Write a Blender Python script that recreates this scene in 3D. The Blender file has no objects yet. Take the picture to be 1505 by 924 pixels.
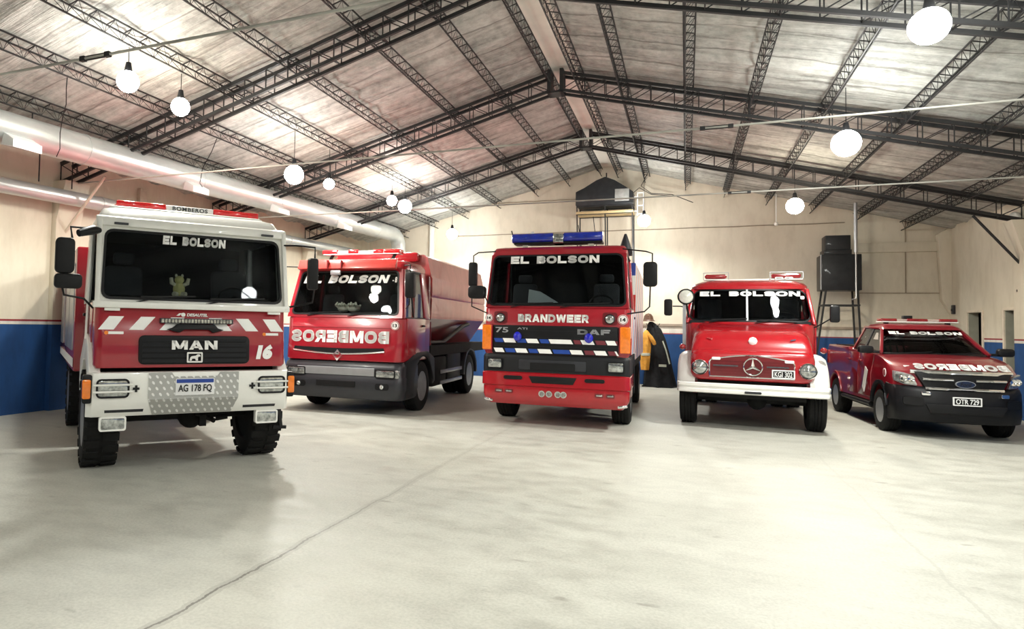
import bpy, bmesh, math, random
from mathutils import Vector, Matrix
random.seed(7)
SC = bpy.context.scene
COL = SC.collection
PI = math.pi

# ------------------------------------------------------------------ camera
F_PX, CX, CY, YAW, PITCH, ROLL, EYE = 981.8, 582.9, 435.9, 0.4089, 0.0409, 0.0204, 1.75
cam_data = bpy.data.cameras.new('camera')
cam_data.sensor_fit = 'HORIZONTAL'
cam_data.sensor_width = 36.0
cam_data.lens = F_PX * 36.0 / 1505.0
cam_data.shift_x = (752.5 - CX) / 1505.0
cam_data.shift_y = -(462.0 - CY) / 1505.0
cam_data.clip_start = 0.05
cam = bpy.data.objects.new('camera', cam_data)
COL.objects.link(cam)
Rz = Matrix.Rotation(YAW, 3, 'Z'); Rx = Matrix.Rotation(PITCH, 3, 'X')
k_, s_ = math.cos(ROLL), math.sin(ROLL)
right = Rz @ Rx @ Vector((k_, 0, s_)); up = Rz @ Rx @ Vector((-s_, 0, k_)); fwd = Rz @ Rx @ Vector((0, 1, 0))
M3 = Matrix((right, up, -fwd)).transposed()
cam.matrix_world = Matrix.Translation((0, 0, EYE)) @ M3.to_4x4()
SC.camera = cam

# ------------------------------------------------------------------ light and exposure
SC.view_settings.view_transform = 'Standard'
SC.view_settings.look = 'None'
SC.view_settings.gamma = 1.0
SC.view_settings.use_curve_mapping = False
SC.view_settings.exposure = 0.45
try:
    SC.cycles.use_denoising = True
    SC.cycles.max_bounces = 8
    SC.cycles.diffuse_bounces = 5
    SC.cycles.transparent_max_bounces = 16
    SC.cycles.sample_clamp_indirect = 6.0
except Exception:
    pass
WORLD = bpy.data.worlds.new('world'); SC.world = WORLD
WORLD.use_nodes = True
WORLD.node_tree.nodes['Background'].inputs[0].default_value = (0.02, 0.025, 0.04, 1)
WORLD.node_tree.nodes['Background'].inputs[1].default_value = 1.0
BULB = 85.0          # radiance of the bulbs
DOWN = 370.0          # watts of the spot added under each bulb to brighten floor and vehicles

# ------------------------------------------------------------------ materials
def _new(name):
    m = bpy.data.materials.new(name); m.use_nodes = True
    nt = m.node_tree
    return m, nt, nt.nodes, nt.links, nt.nodes['Principled BSDF']
def pos_scaled(nt, scale, src='Position'):
    if src == 'Position':
        g = nt.nodes.new('ShaderNodeNewGeometry'); out = g.outputs['Position']
    else:
        g = nt.nodes.new('ShaderNodeTexCoord'); out = g.outputs['Object']
    mp = nt.nodes.new('ShaderNodeMapping'); mp.inputs['Scale'].default_value = scale
    nt.links.new(out, mp.inputs['Vector'])
    return mp.outputs['Vector']
def noise(nt, vec, scale, detail=4, rough=.55):
    n = nt.nodes.new('ShaderNodeTexNoise'); n.inputs['Scale'].default_value = scale
    n.inputs['Detail'].default_value = detail; n.inputs['Roughness'].default_value = rough
    nt.links.new(vec, n.inputs['Vector']); return n.outputs['Fac']
def ramp(nt, fac, stops):
    r = nt.nodes.new('ShaderNodeValToRGB'); e = r.color_ramp.elements
    while len(e) < len(stops): e.new(.5)
    for i, (p, c) in enumerate(stops):
        e[i].position = p; e[i].color = (c[0], c[1], c[2], 1)
    nt.links.new(fac, r.inputs['Fac']); return r.outputs['Color']
def mixc(nt, fac, a, b, mode='MIX'):
    m = nt.nodes.new('ShaderNodeMix'); m.data_type = 'RGBA'; m.blend_type = mode
    for sock, v in ((m.inputs[0], fac), (m.inputs[6], a), (m.inputs[7], b)):
        if hasattr(v, 'is_output'): nt.links.new(v, sock)
        elif isinstance(v, (int, float)): sock.default_value = v
        else: sock.default_value = (v[0], v[1], v[2], 1)
    return m.outputs[2]
def math_(nt, op, a, b=None, c=None):
    m = nt.nodes.new('ShaderNodeMath'); m.operation = op
    for i, v in enumerate((a, b, c)):
        if v is None: continue
        if hasattr(v, 'is_output'): nt.links.new(v, m.inputs[i])
        else: m.inputs[i].default_value = v
    return m.outputs[0]
def sep(nt, vec):
    s = nt.nodes.new('ShaderNodeSeparateXYZ'); nt.links.new(vec, s.inputs[0]); return s.outputs
def bump(nt, h, bs, strength=.3, dist=.02):
    b = nt.nodes.new('ShaderNodeBump'); b.inputs['Strength'].default_value = strength; b.inputs['Distance'].default_value = dist
    nt.links.new(h, b.inputs['Height']); nt.links.new(b.outputs['Normal'], bs.inputs['Normal'])

def plain(name, col, rough=.5, metal=0., coat=0., var=.12, scale=6., emit=None):
    m, nt, nd, ln, bs = _new(name)
    v = noise(nt, pos_scaled(nt, (1, 1, 1), 'Object'), scale, 3)
    c = ramp(nt, v, [(.3, [x * (1 - var) for x in col]), (.7, [min(1, x * (1 + var)) for x in col])])
    ln.new(c, bs.inputs['Base Color'])
    bs.inputs['Roughness'].default_value = rough; bs.inputs['Metallic'].default_value = metal
    if max(col) < .035 and not metal: bs.inputs['Specular IOR Level'].default_value = .25
    bs.inputs['Coat Weight'].default_value = coat; bs.inputs['Coat Roughness'].default_value = .06
    if emit:
        bs.inputs['Emission Color'].default_value = (*emit[0], 1); bs.inputs['Emission Strength'].default_value = emit[1]
    return m
def glass(name, tint, ior=1.5, rough=.02, density=.5):
    m, nt, nd, ln, bs = _new(name)
    nd.remove(bs); out = nd['Material Output']
    t = nd.new('ShaderNodeBsdfTransparent'); t.inputs[0].default_value = (*tint, 1)
    g = nd.new('ShaderNodeBsdfGlossy'); g.inputs['Roughness'].default_value = rough
    v = noise(nt, pos_scaled(nt, (1, 1, 1), 'Object'), 3., 3)
    ln.new(ramp(nt, v, [(.2, (.75, .75, .78)), (.8, (.95, .95, .97))]), g.inputs['Color'])
    fr = nd.new('ShaderNodeFresnel'); fr.inputs['IOR'].default_value = ior
    mx = nd.new('ShaderNodeMixShader')
    ln.new(fr.outputs[0], mx.inputs[0]); ln.new(t.outputs[0], mx.inputs[1]); ln.new(g.outputs[0], mx.inputs[2])
    ln.new(mx.outputs[0], out.inputs['Surface'])
    return m

RED = plain('red_paint', (.33, .006, .017), .28, 0, .8, .06)
RED_BRIGHT = plain('bright_red_paint', (.37, .006, .012), .26, 0, .8, .06)
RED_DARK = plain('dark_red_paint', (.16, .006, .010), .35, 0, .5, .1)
MAROON = plain('wine_red_paint', (.20, .005, .013), .3, 0, .8, .06)
WHITE = plain('white_paint', (.86, .855, .81), .35, 0, .3, .03)
WHITE_L = plain('white_vinyl', (.93, .93, .91), .5, 0, 0, .02)
BLACK = plain('black_plastic', (.009, .009, .010), .45, 0, 0, .2)
BLACK_G = plain('satin_black', (.006, .006, .0075), .5, 0, .0, .2)
RUBBER = plain('tyre_rubber', (.007, .007, .007), .75, 0, 0, .3, 30)
UNDER = plain('dark_underbody', (.012, .012, .012), .8, 0, 0, .3)
GREY = plain('grey_plastic', (.026, .027, .033), .4, .2, .05, .1)
GREY_D = plain('dark_grey_plastic', (.012, .0125, .0145), .5, 0, .0, .1)
SILVER = plain('silver_paint', (.42, .43, .45), .35, .6, .2, .06)
BRIGHT = plain('brushed_bright_metal', (.80, .80, .78), .32, .55, 0, .03)
CHROME = plain('chrome', (.85, .85, .86), .08, 1, 0, .03)
STEEL_R = plain('wheel_steel', (.32, .32, .33), .4, .7, 0, .15)
ORANGE = plain('orange_lens', (.90, .22, .015), .15, 0, .8, .1, 20)
RED_LENS_D = plain('dull_red_lens', (.26, .012, .016), .2, 0, .7, .2, 14)
RED_LENS = plain('red_lens', (.72, .012, .016), .12, 0, .9, .12, 14)
BLUE_LENS = plain('blue_lens', (.008, .03, .38), .1, 0, .9, .25, 9)
BLUE_DOME = plain('blue_dome', (.01, .015, .45), .1, 0, .9, .1)
CLEAR_LENS = plain('lamp_lens', (.46, .48, .47), .12, .75, .8, .55, 22)  # strong tone variation paints glints into the lens colour
INTERIOR = plain('dark_trim', (.012, .012, .013), .7, 0, 0, .2)
SEATM = plain('seat_cloth', (.03, .032, .036), .9, 0, 0, .2)
GLASS = glass('tinted_glass', (.70, .73, .74), 1.22)
GLASS_S = glass('side_glass', (.86, .89, .88), 1.45)
IRON = plain('dark_roof_steel', (.017, .017, .018), .6, .1, 0, .3, 5)
ROD_M = plain('pale_rod_steel', (.42, .41, .37), .5, .2, 0, .35, 1.5)
BLACK_TANK = plain('black_sheet', (.022, .024, .027), .45, 0, .1, .2)
CREAM_T = plain('cream_trim', (.66, .58, .47), .7, 0, 0, .1)
PLATE_W = plain('plate_white', (.80, .80, .80), .4, 0, 0, .03)
PLATE_B = plain('plate_blue', (.012, .05, .30), .4, 0, 0, .05)
BLUE_V = plain('blue_vinyl', (.012, .06, .34), .4, 0, .2, .05)
RED_V = plain('dull_red_vinyl', (.16, .02, .03), .5, 0, 0, .1)
INK = plain('black_ink', (.01, .01, .01), .6, 0, 0, .05)

def chequer_mat():
    m, nt, nd, ln, bs = _new('chequer_plate')
    s = sep(nt, pos_scaled(nt, (1, 1, 1), 'Object'))
    u = math_(nt, 'MULTIPLY', s[0], 12.5); v = math_(nt, 'MULTIPLY', s[2], 15.)
    fu = math_(nt, 'FRACT', math_(nt, 'ADD', u, math_(nt, 'MULTIPLY', math_(nt, 'FLOOR', v), .5)))
    fv = math_(nt, 'FRACT', v)
    du = math_(nt, 'SUBTRACT', fu, .5); dv = math_(nt, 'SUBTRACT', fv, .5)
    a = math_(nt, 'ABSOLUTE', math_(nt, 'ADD', du, math_(nt, 'MULTIPLY', dv, .55)))
    b = math_(nt, 'ABSOLUTE', math_(nt, 'SUBTRACT', dv, math_(nt, 'MULTIPLY', du, .7)))
    r = math_(nt, 'ADD', math_(nt, 'POWER', math_(nt, 'MULTIPLY', a, 5.5), 2.), math_(nt, 'POWER', math_(nt, 'MULTIPLY', b, 2.6), 2.))
    msk = math_(nt, 'LESS_THAN', r, 1.)
    ln.new(mixc(nt, msk, (.44, .44, .42), (.86, .86, .84)), bs.inputs['Base Color'])
    bs.inputs['Metallic'].default_value = .35; bs.inputs['Roughness'].default_value = .35
    bump(nt, msk, bs, .6, .01)
    return m
CHEQUER = chequer_mat()
def stripes_mat(name, cols, scale, kx, ky, kz):
    m, nt, nd, ln, bs = _new(name)
    s = sep(nt, pos_scaled(nt, (1, 1, 1), 'Object'))
    t = math_(nt, 'ADD', math_(nt, 'ADD', math_(nt, 'MULTIPLY', s[0], kx), math_(nt, 'MULTIPLY', s[1], ky)), math_(nt, 'MULTIPLY', s[2], kz))
    f = math_(nt, 'FRACT', math_(nt, 'MULTIPLY', t, scale))
    n = len(cols)
    r = nt.nodes.new('ShaderNodeValToRGB'); r.color_ramp.interpolation = 'CONSTANT'
    e = r.color_ramp.elements
    while len(e) < n: e.new(.5)
    for i, c in enumerate(cols): e[i].position = i / n; e[i].color = (*c, 1)
    ln.new(f, r.inputs['Fac']); ln.new(r.outputs['Color'], bs.inputs['Base Color'])
    bs.inputs['Roughness'].default_value = .35
    return m
STRIPED = stripes_mat('striped_livery', [(.78, .77, .74), (.42, .02, .02), (.78, .77, .74), (.02, .05, .28)], 1.1, 0, .8, -.6)

def floor_mat():
    m, nt, nd, ln, bs = _new('concrete_floor')
    p = pos_scaled(nt, (1, 1, 1)); s = sep(nt, p)
    big = noise(nt, pos_scaled(nt, (.45, .8, 1)), 1.0, 5, .6)
    mid = noise(nt, pos_scaled(nt, (1, 1.6, 1)), 2.6, 6, .65)
    fine = noise(nt, p, 42., 4, .7)
    c = ramp(nt, big, [(.30, (.35, .345, .295)), (.50, (.465, .46, .405)), (.70, (.555, .55, .49))])
    c = mixc(nt, .45, c, ramp(nt, mid, [(.3, (.25, .25, .215)), (.55, (.50, .50, .44)), (.8, (.61, .61, .55))]))
    c = mixc(nt, .20, c, ramp(nt, fine, [(.35, (.20, .195, .175)), (.6, (.62, .60, .55))]))
    # stains: small dark spots
    spots = noise(nt, pos_scaled(nt, (1, 2.2, 1)), 3.1, 2, .4)
    c = mixc(nt, math_(nt, 'MULTIPLY', ramp(nt, spots, [(.70, (0, 0, 0)), (.78, (1, 1, 1))]), .45), c, (.17, .155, .13))
    # long slab joints and the open crack
    wob = noise(nt, pos_scaled(nt, (.0, 1, 0)), 1.3, 6, .7)
    wobf = noise(nt, pos_scaled(nt, (1, 1, 0)), 9., 5, .7)
    def joint(x0, amp, width, col, strength, ymax, ymin):
        nonlocal c
        d = math_(nt, 'ADD', math_(nt, 'SUBTRACT', s[0], x0), math_(nt, 'MULTIPLY', math_(nt, 'SUBTRACT', wob, .5), amp))
        d = math_(nt, 'ABSOLUTE', math_(nt, 'ADD', d, math_(nt, 'MULTIPLY', math_(nt, 'SUBTRACT', wobf, .5), amp * .3)))
        mask = math_(nt, 'MULTIPLY', math_(nt, 'LESS_THAN', d, width), strength)
        fade = nt.nodes.new('ShaderNodeMapRange'); fade.inputs[1].default_value = ymin; fade.inputs[2].default_value = ymax
        fade.inputs[3].default_value = 1; fade.inputs[4].default_value = .12
        ln.new(s[1], fade.inputs[0])
        c = mixc(nt, math_(nt, 'MULTIPLY', mask, fade.outputs[0]), c, col)
    joint(-2.79, .14, .010, (.05, .045, .035), .95, 7.0, 3.6)
    joint(-2.79, .14, .045, (.27, .26, .23), .45, 11.0, 3.0)
    joint(1.73, .14, .014, (.30, .29, .26), .35, 14.0, 5.0)
    ln.new(c, bs.inputs['Base Color'])
    ln.new(ramp(nt, mid, [(.3, (.42, .42, .42)), (.7, (.68, .68, .68))]), bs.inputs['Roughness'])
    bump(nt, fine, bs, .18, .01)
    return m
FLOOR = floor_mat()
def wall_mat(name, bands):
    """cream plaster above, painted dado below; bands = [(z_from, z_to, colour)]"""
    m, nt, nd, ln, bs = _new(name)
    p = pos_scaled(nt, (1, 1, 1)); s = sep(nt, p)
    n1 = noise(nt, p, .55, 5, .6); n2 = noise(nt, pos_scaled(nt, (1.2, 1.2, .4)), 3., 5, .65); n3 = noise(nt, p, 35., 3)
    c = ramp(nt, n1, [(.3, (.60, .535, .42)), (.6, (.70, .64, .525)), (.8, (.74, .69, .58))])
    c = mixc(nt, .25, c, ramp(nt, n2, [(.32, (.44, .385, .30)), (.55, (.70, .64, .53))]))
    for z0, z1, col in bands:
        msk = math_(nt, 'MULTIPLY', math_(nt, 'GREATER_THAN', s[2], z0), math_(nt, 'LESS_THAN', s[2], z1))
        cc = ramp(nt, n2, [(.3, [x * .72 for x in col]), (.6, col)])
        c = mixc(nt, msk, c, cc)
    ln.new(c, bs.inputs['Base Color']); bs.inputs['Roughness'].default_value = .75
    bump(nt, n3, bs, .15, .01)
    return m
BLUE_D = (.010, .066, .22)
SIDE_WALL = wall_mat('side_wall_paint', [(-1, 1.61, BLUE_D), (1.625, 1.665, (.72, .70, .66)), (1.665, 1.70, (.30, .03, .04))])
BACK_WALL = wall_mat('back_wall_paint', [(-1, 1.61, BLUE_D), (1.61, 1.64, (.35, .06, .07)), (1.64, 1.84, (.78, .73, .65))])
def ceiling_mat():
    m, nt, nd, ln, bs = _new('roof_insulation_sheet')
    p = pos_scaled(nt, (1, 1, 1)); s = sep(nt, p)
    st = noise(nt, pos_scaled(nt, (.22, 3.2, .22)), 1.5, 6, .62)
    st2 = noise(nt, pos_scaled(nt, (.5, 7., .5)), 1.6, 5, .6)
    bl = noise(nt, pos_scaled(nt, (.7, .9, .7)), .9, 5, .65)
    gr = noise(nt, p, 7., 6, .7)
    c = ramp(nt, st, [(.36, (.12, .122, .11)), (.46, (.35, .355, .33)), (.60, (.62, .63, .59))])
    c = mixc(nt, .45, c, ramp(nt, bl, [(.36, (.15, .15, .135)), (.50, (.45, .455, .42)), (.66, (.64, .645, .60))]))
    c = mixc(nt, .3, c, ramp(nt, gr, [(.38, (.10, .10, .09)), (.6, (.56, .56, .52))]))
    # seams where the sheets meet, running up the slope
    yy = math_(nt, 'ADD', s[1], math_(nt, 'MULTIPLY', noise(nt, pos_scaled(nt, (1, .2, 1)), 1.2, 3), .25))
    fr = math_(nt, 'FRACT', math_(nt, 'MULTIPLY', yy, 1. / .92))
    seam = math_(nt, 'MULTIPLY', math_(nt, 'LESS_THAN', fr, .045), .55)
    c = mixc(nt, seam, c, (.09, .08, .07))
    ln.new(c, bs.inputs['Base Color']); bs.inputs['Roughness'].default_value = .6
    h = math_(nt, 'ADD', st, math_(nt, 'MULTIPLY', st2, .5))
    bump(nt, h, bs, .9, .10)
    return m
CEIL = ceiling_mat()
def duct_mat():
    m, nt, nd, ln, bs = _new('galvanised_duct')
    p = pos_scaled(nt, (1, 1, 1))
    n1 = noise(nt, pos_scaled(nt, (1, .35, 1)), 4., 4)
    ln.new(ramp(nt, n1, [(.3, (.52, .55, .55)), (.7, (.68, .71, .70))]), bs.inputs['Base Color'])
    bs.inputs['Metallic'].default_value = .55; bs.inputs['Roughness'].default_value = .36
    return m
DUCT = duct_mat()
def tank_mat():
    m, nt, nd, ln, bs = _new('light_streaked_tank_red')
    n1 = noise(nt, pos_scaled(nt, (1, 2.2, .5), 'Object'), 3., 5, .65)
    ln.new(ramp(nt, n1, [(.3, (.34, .045, .045)), (.7, (.46, .085, .08))]), bs.inputs['Base Color'])  # pinkish, streaky light on the tank side put into its red
    bs.inputs['Roughness'].default_value = .32; bs.inputs['Coat Weight'].default_value = .6
    return m
TANK_RED = tank_mat()

# ------------------------------------------------------------------ mesh helpers
class MB:
    def __init__(self): self.v = []; self.f = []; self.m = []; self.cur = 0
    def add(self, vs, fs):
        b = len(self.v); self.v += [tuple(x) for x in vs]
        for f in fs: self.f.append([b + i for i in f]); self.m.append(self.cur)
        return self
    def mat(self, i): self.cur = i; return self
    def box(self, x0, x1, y0, y1, z0, z1):
        return self.add([(x, y, z) for z in (z0, z1) for y in (y0, y1) for x in (x0, x1)],
                        [(0, 2, 3, 1), (4, 5, 7, 6), (0, 1, 5, 4), (2, 6, 7, 3), (0, 4, 6, 2), (1, 3, 7, 5)])
    def bar(self, p, q, w, h=None):
        p = Vector(p); q = Vector(q); h = h or w; d = (q - p)
        if d.length < 1e-6: return self
        d.normalize(); a = d.cross(Vector((0, 0, 1)))
        if a.length < 1e-3: a = Vector((1, 0, 0))
        a.normalize(); b = a.cross(d)
        vs = [c + a * (sx * w / 2) + b * (sy * h / 2) for c in (p, q) for sx, sy in ((-1, -1), (1, -1), (1, 1), (-1, 1))]
        return self.add(vs, [(3, 2, 1, 0), (4, 5, 6, 7), (0, 1, 5, 4), (1, 2, 6, 5), (2, 3, 7, 6), (3, 0, 4, 7)])
    def tube(self, pts, r, n=8):
        pts = [Vector(p) for p in pts]; rings = []
        ref = None
        for i, p in enumerate(pts):
            d = (pts[min(i + 1, len(pts) - 1)] - pts[max(i - 1, 0)]).normalized()
            a = d.cross(Vector((0, 0, 1))) if ref is None else (ref - d * ref.dot(d))
            if a.length < 1e-3: a = d.cross(Vector((1, 0, 0)))
            a.normalize(); ref = a; b = d.cross(a)
            rr = r[i] if isinstance(r, (list, tuple)) else r
            rings.append([p + a * rr * math.cos(t * 2 * PI / n) + b * rr * math.sin(t * 2 * PI / n) for t in range(n)])
        return self.loft(rings)
    def loft(self, rings, cap0=True, cap1=True):
        n = len(rings[0]); vs = [p for r in rings for p in r]; fs = []
        for i in range(len(rings) - 1):
            for j in range(n):
                a = i * n + j; b = i * n + (j + 1) % n
                fs.append((a, b, b + n, a + n))
        if cap0: fs.append(tuple(reversed(range(n))))
        if cap1: fs.append(tuple(range((len(rings) - 1) * n, len(rings) * n)))
        return self.add(vs, fs)
    def prism(self, poly, axis, a0, a1):
        def P(u, v, a): return {'x': (a, u, v), 'y': (u, a, v), 'z': (u, v, a)}[axis]
        return self.loft([[P(u, v, a0) for u, v in poly], [P(u, v, a1) for u, v in poly]])
    def ring(self, outer, inner, axis, a0, a1):
        def P(u, v, a): return {'x': (a, u, v), 'y': (u, a, v), 'z': (u, v, a)}[axis]
        n = len(outer)
        vs = [P(*p, a) for a in (a0, a1) for p in outer] + [P(*p, a) for a in (a0, a1) for p in inner]
        fs = []
        for j in range(n):
            k = (j + 1) % n
            fs += [(j, k, n + k, n + j), (2 * n + k, 2 * n + j, 3 * n + j, 3 * n + k), (k, j, 2 * n + j, 2 * n + k), (n + j, n + k, 3 * n + k, 3 * n + j)]
        return self.add(vs, fs)
    def lathe(self, prof, c, axis='x', n=24):
        """prof = [(radius, position along the axis)], c = centre"""
        rings = []
        for r, t in prof:
            ring = []
            for k in range(n):
                u, v = r * math.cos(2 * PI * k / n), r * math.sin(2 * PI * k / n)
                o = {'x': (t, u, v), 'y': (u, t, v), 'z': (u, v, t)}[axis]
                ring.append((c[0] + o[0], c[1] + o[1], c[2] + o[2]))
            rings.append(ring)
        return self.loft(rings)
    def ball(self, c, r, n=16, m=10):
        r = r if isinstance(r, (tuple, list)) else (r, r, r)
        rings = []
        for i in range(m + 1):
            t = PI * (i / m); t = min(max(t, .02), PI - .02)
            rings.append([(c[0] + r[0] * math.sin(t) * math.cos(2 * PI * k / n), c[1] + r[1] * math.sin(t) * math.sin(2 * PI * k / n), c[2] - r[2] * math.cos(t)) for k in range(n)])
        return self.loft(rings)
    def mapv(self, fn, start=0):
        self.v[start:] = [tuple(fn(*p)) for p in self.v[start:]]; return self
    def mark(self): return len(self.v)
    def mesh(self, name, mats, bevel=0., seg=2, smooth=True, angle=35):
        bm = bmesh.new()
        vs = [bm.verts.new(p) for p in self.v]
        for f, mi in zip(self.f, self.m):
            try:
                fc = bm.faces.new([vs[i] for i in f]); fc.material_index = mi
            except ValueError: pass
        bmesh.ops.recalc_face_normals(bm, faces=bm.faces)
        if bevel:
            es = [e for e in bm.edges if len(e.link_faces) == 2 and e.calc_face_angle(0) > math.radians(30)]
            bmesh.ops.bevel(bm, geom=es, offset=bevel, segments=seg, affect='EDGES', profile=.5, clamp_overlap=True)
        me = bpy.data.meshes.new(name); bm.to_mesh(me); bm.free()
        for m in (mats if isinstance(mats, (list, tuple)) else [mats]): me.materials.append(m)
        if smooth:
            me.shade_smooth(); me.set_sharp_from_angle(angle=math.radians(angle))
        return me
    def build(self, name, mats, parent=None, label=None, **kw):
        o = bpy.data.objects.new(name, self.mesh(name, mats, **kw)); COL.objects.link(o)
        if parent is not None: o.parent = parent
        if label: o['label'] = label
        return o

def thing(name, label, cat, loc=(0, 0, 0), rz=0., group=None):
    o = bpy.data.objects.new(name, None); COL.objects.link(o)
    o.location = loc; o.rotation_euler = (0, 0, rz); o.empty_display_size = .2
    o['label'] = label; o['category'] = cat
    if group: o['group'] = group
    return o
def tag(o, label, cat, group=None):
    o['label'] = label; o['category'] = cat
    if group: o['group'] = group
    return o
def struct(name, mb, mat, label, cat='structure', **kw):
    o = mb.build(name, mat, None, **kw); o['kind'] = 'structure'; o['label'] = label; o['category'] = cat
    return o

def rrect(x0, x1, z0, z1, r, n=4):
    pts = []
    for cx, cz, a in ((x1 - r, z0 + r, -90), (x1 - r, z1 - r, 0), (x0 + r, z1 - r, 90), (x0 + r, z0 + r, 180)):
        for i in range(n + 1):
            t = math.radians(a + 90 * i / n); pts.append((cx + r * math.cos(t), cz + r * math.sin(t)))
    return pts
def rrect_fine(x0, x1, z0, z1, r, n=4, m=8):
    """rounded rectangle with extra points along its long top and bottom edges"""
    p = rrect(x0, x1, z0, z1, r, n); k = n + 1
    c = [p[i * k:(i + 1) * k] for i in range(4)]
    def between(a, b): return [(a[0] + (b[0] - a[0]) * i / m, a[1] + (b[1] - a[1]) * i / m) for i in range(1, m)]
    return c[0] + c[1] + between(c[1][-1], c[2][0]) + c[2] + c[3] + between(c[3][-1], c[0][0])
def plan(w, yf, yb, rf, rb, n=4):
    """plan outline of a cab at one height, as (x, y)"""
    pts = []
    for cx, cy, a, r in ((w - rf, yf + rf, -90, rf), (w - rb, yb - rb, 0, rb), (-w + rb, yb - rb, 90, rb), (-w + rf, yf + rf, 180, rf)):
        for i in range(n + 1):
            t = math.radians(a + 90 * i / n); pts.append((cx + r * math.cos(t), cy + r * math.sin(t)))
    return pts
def arc(cx, cz, r, a0, a1, n=10):
    return [(cx + r * math.cos(math.radians(a0 + (a1 - a0) * i / n)), cz + r * math.sin(math.radians(a0 + (a1 - a0) * i / n))) for i in range(n + 1)]

def lettering(s, x0, x1, z0, z1, yf, mat, parent, mirror=False, shear=0., bold=.02, label=None, name='lettering', spacing=1.0, depth=.006):
    """letters filling the rectangle x0..x1, z0..z1 on the surface y = yf(z), facing -y"""
    cu = bpy.data.curves.new(name, 'FONT'); cu.body = s; cu.size = 1.; cu.shear = shear; cu.offset = bold; cu.space_character = spacing
    cu.fill_mode = 'FRONT'; cu.resolution_u = 4
    cu.extrude = .02
    cu.fill_mode = 'BOTH'
    o = bpy.data.objects.new(name, cu); COL.objects.link(o)
    dg = bpy.context.evaluated_depsgraph_get(); dg.update()
    me = bpy.data.meshes.new_from_object(o.evaluated_get(dg))
    bpy.data.objects.remove(o); bpy.data.curves.remove(cu)
    xs = [v.co.x for v in me.vertices]; ys = [v.co.y for v in me.vertices]; zs = [v.co.z for v in me.vertices]
    ax, bx, ay, by, az, bz = min(xs), max(xs), min(ys), max(ys), min(zs), max(zs)
    fn = yf if callable(yf) else (lambda z: yf)
    for v in me.vertices:
        u = (v.co.x - ax) / (bx - ax); w = (v.co.y - ay) / (by - ay); d = (v.co.z - az) / max(1e-6, bz - az)
        if mirror: u = 1 - u
        z = z0 + w * (z1 - z0)
        v.co = (x0 + u * (x1 - x0), fn(z) - d * depth, z)
    me.materials.clear(); me.materials.append(mat)
    ob = bpy.data.objects.new(name, me); COL.objects.link(ob); ob.parent = parent
    if label: ob['label'] = label
    return ob

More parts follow.
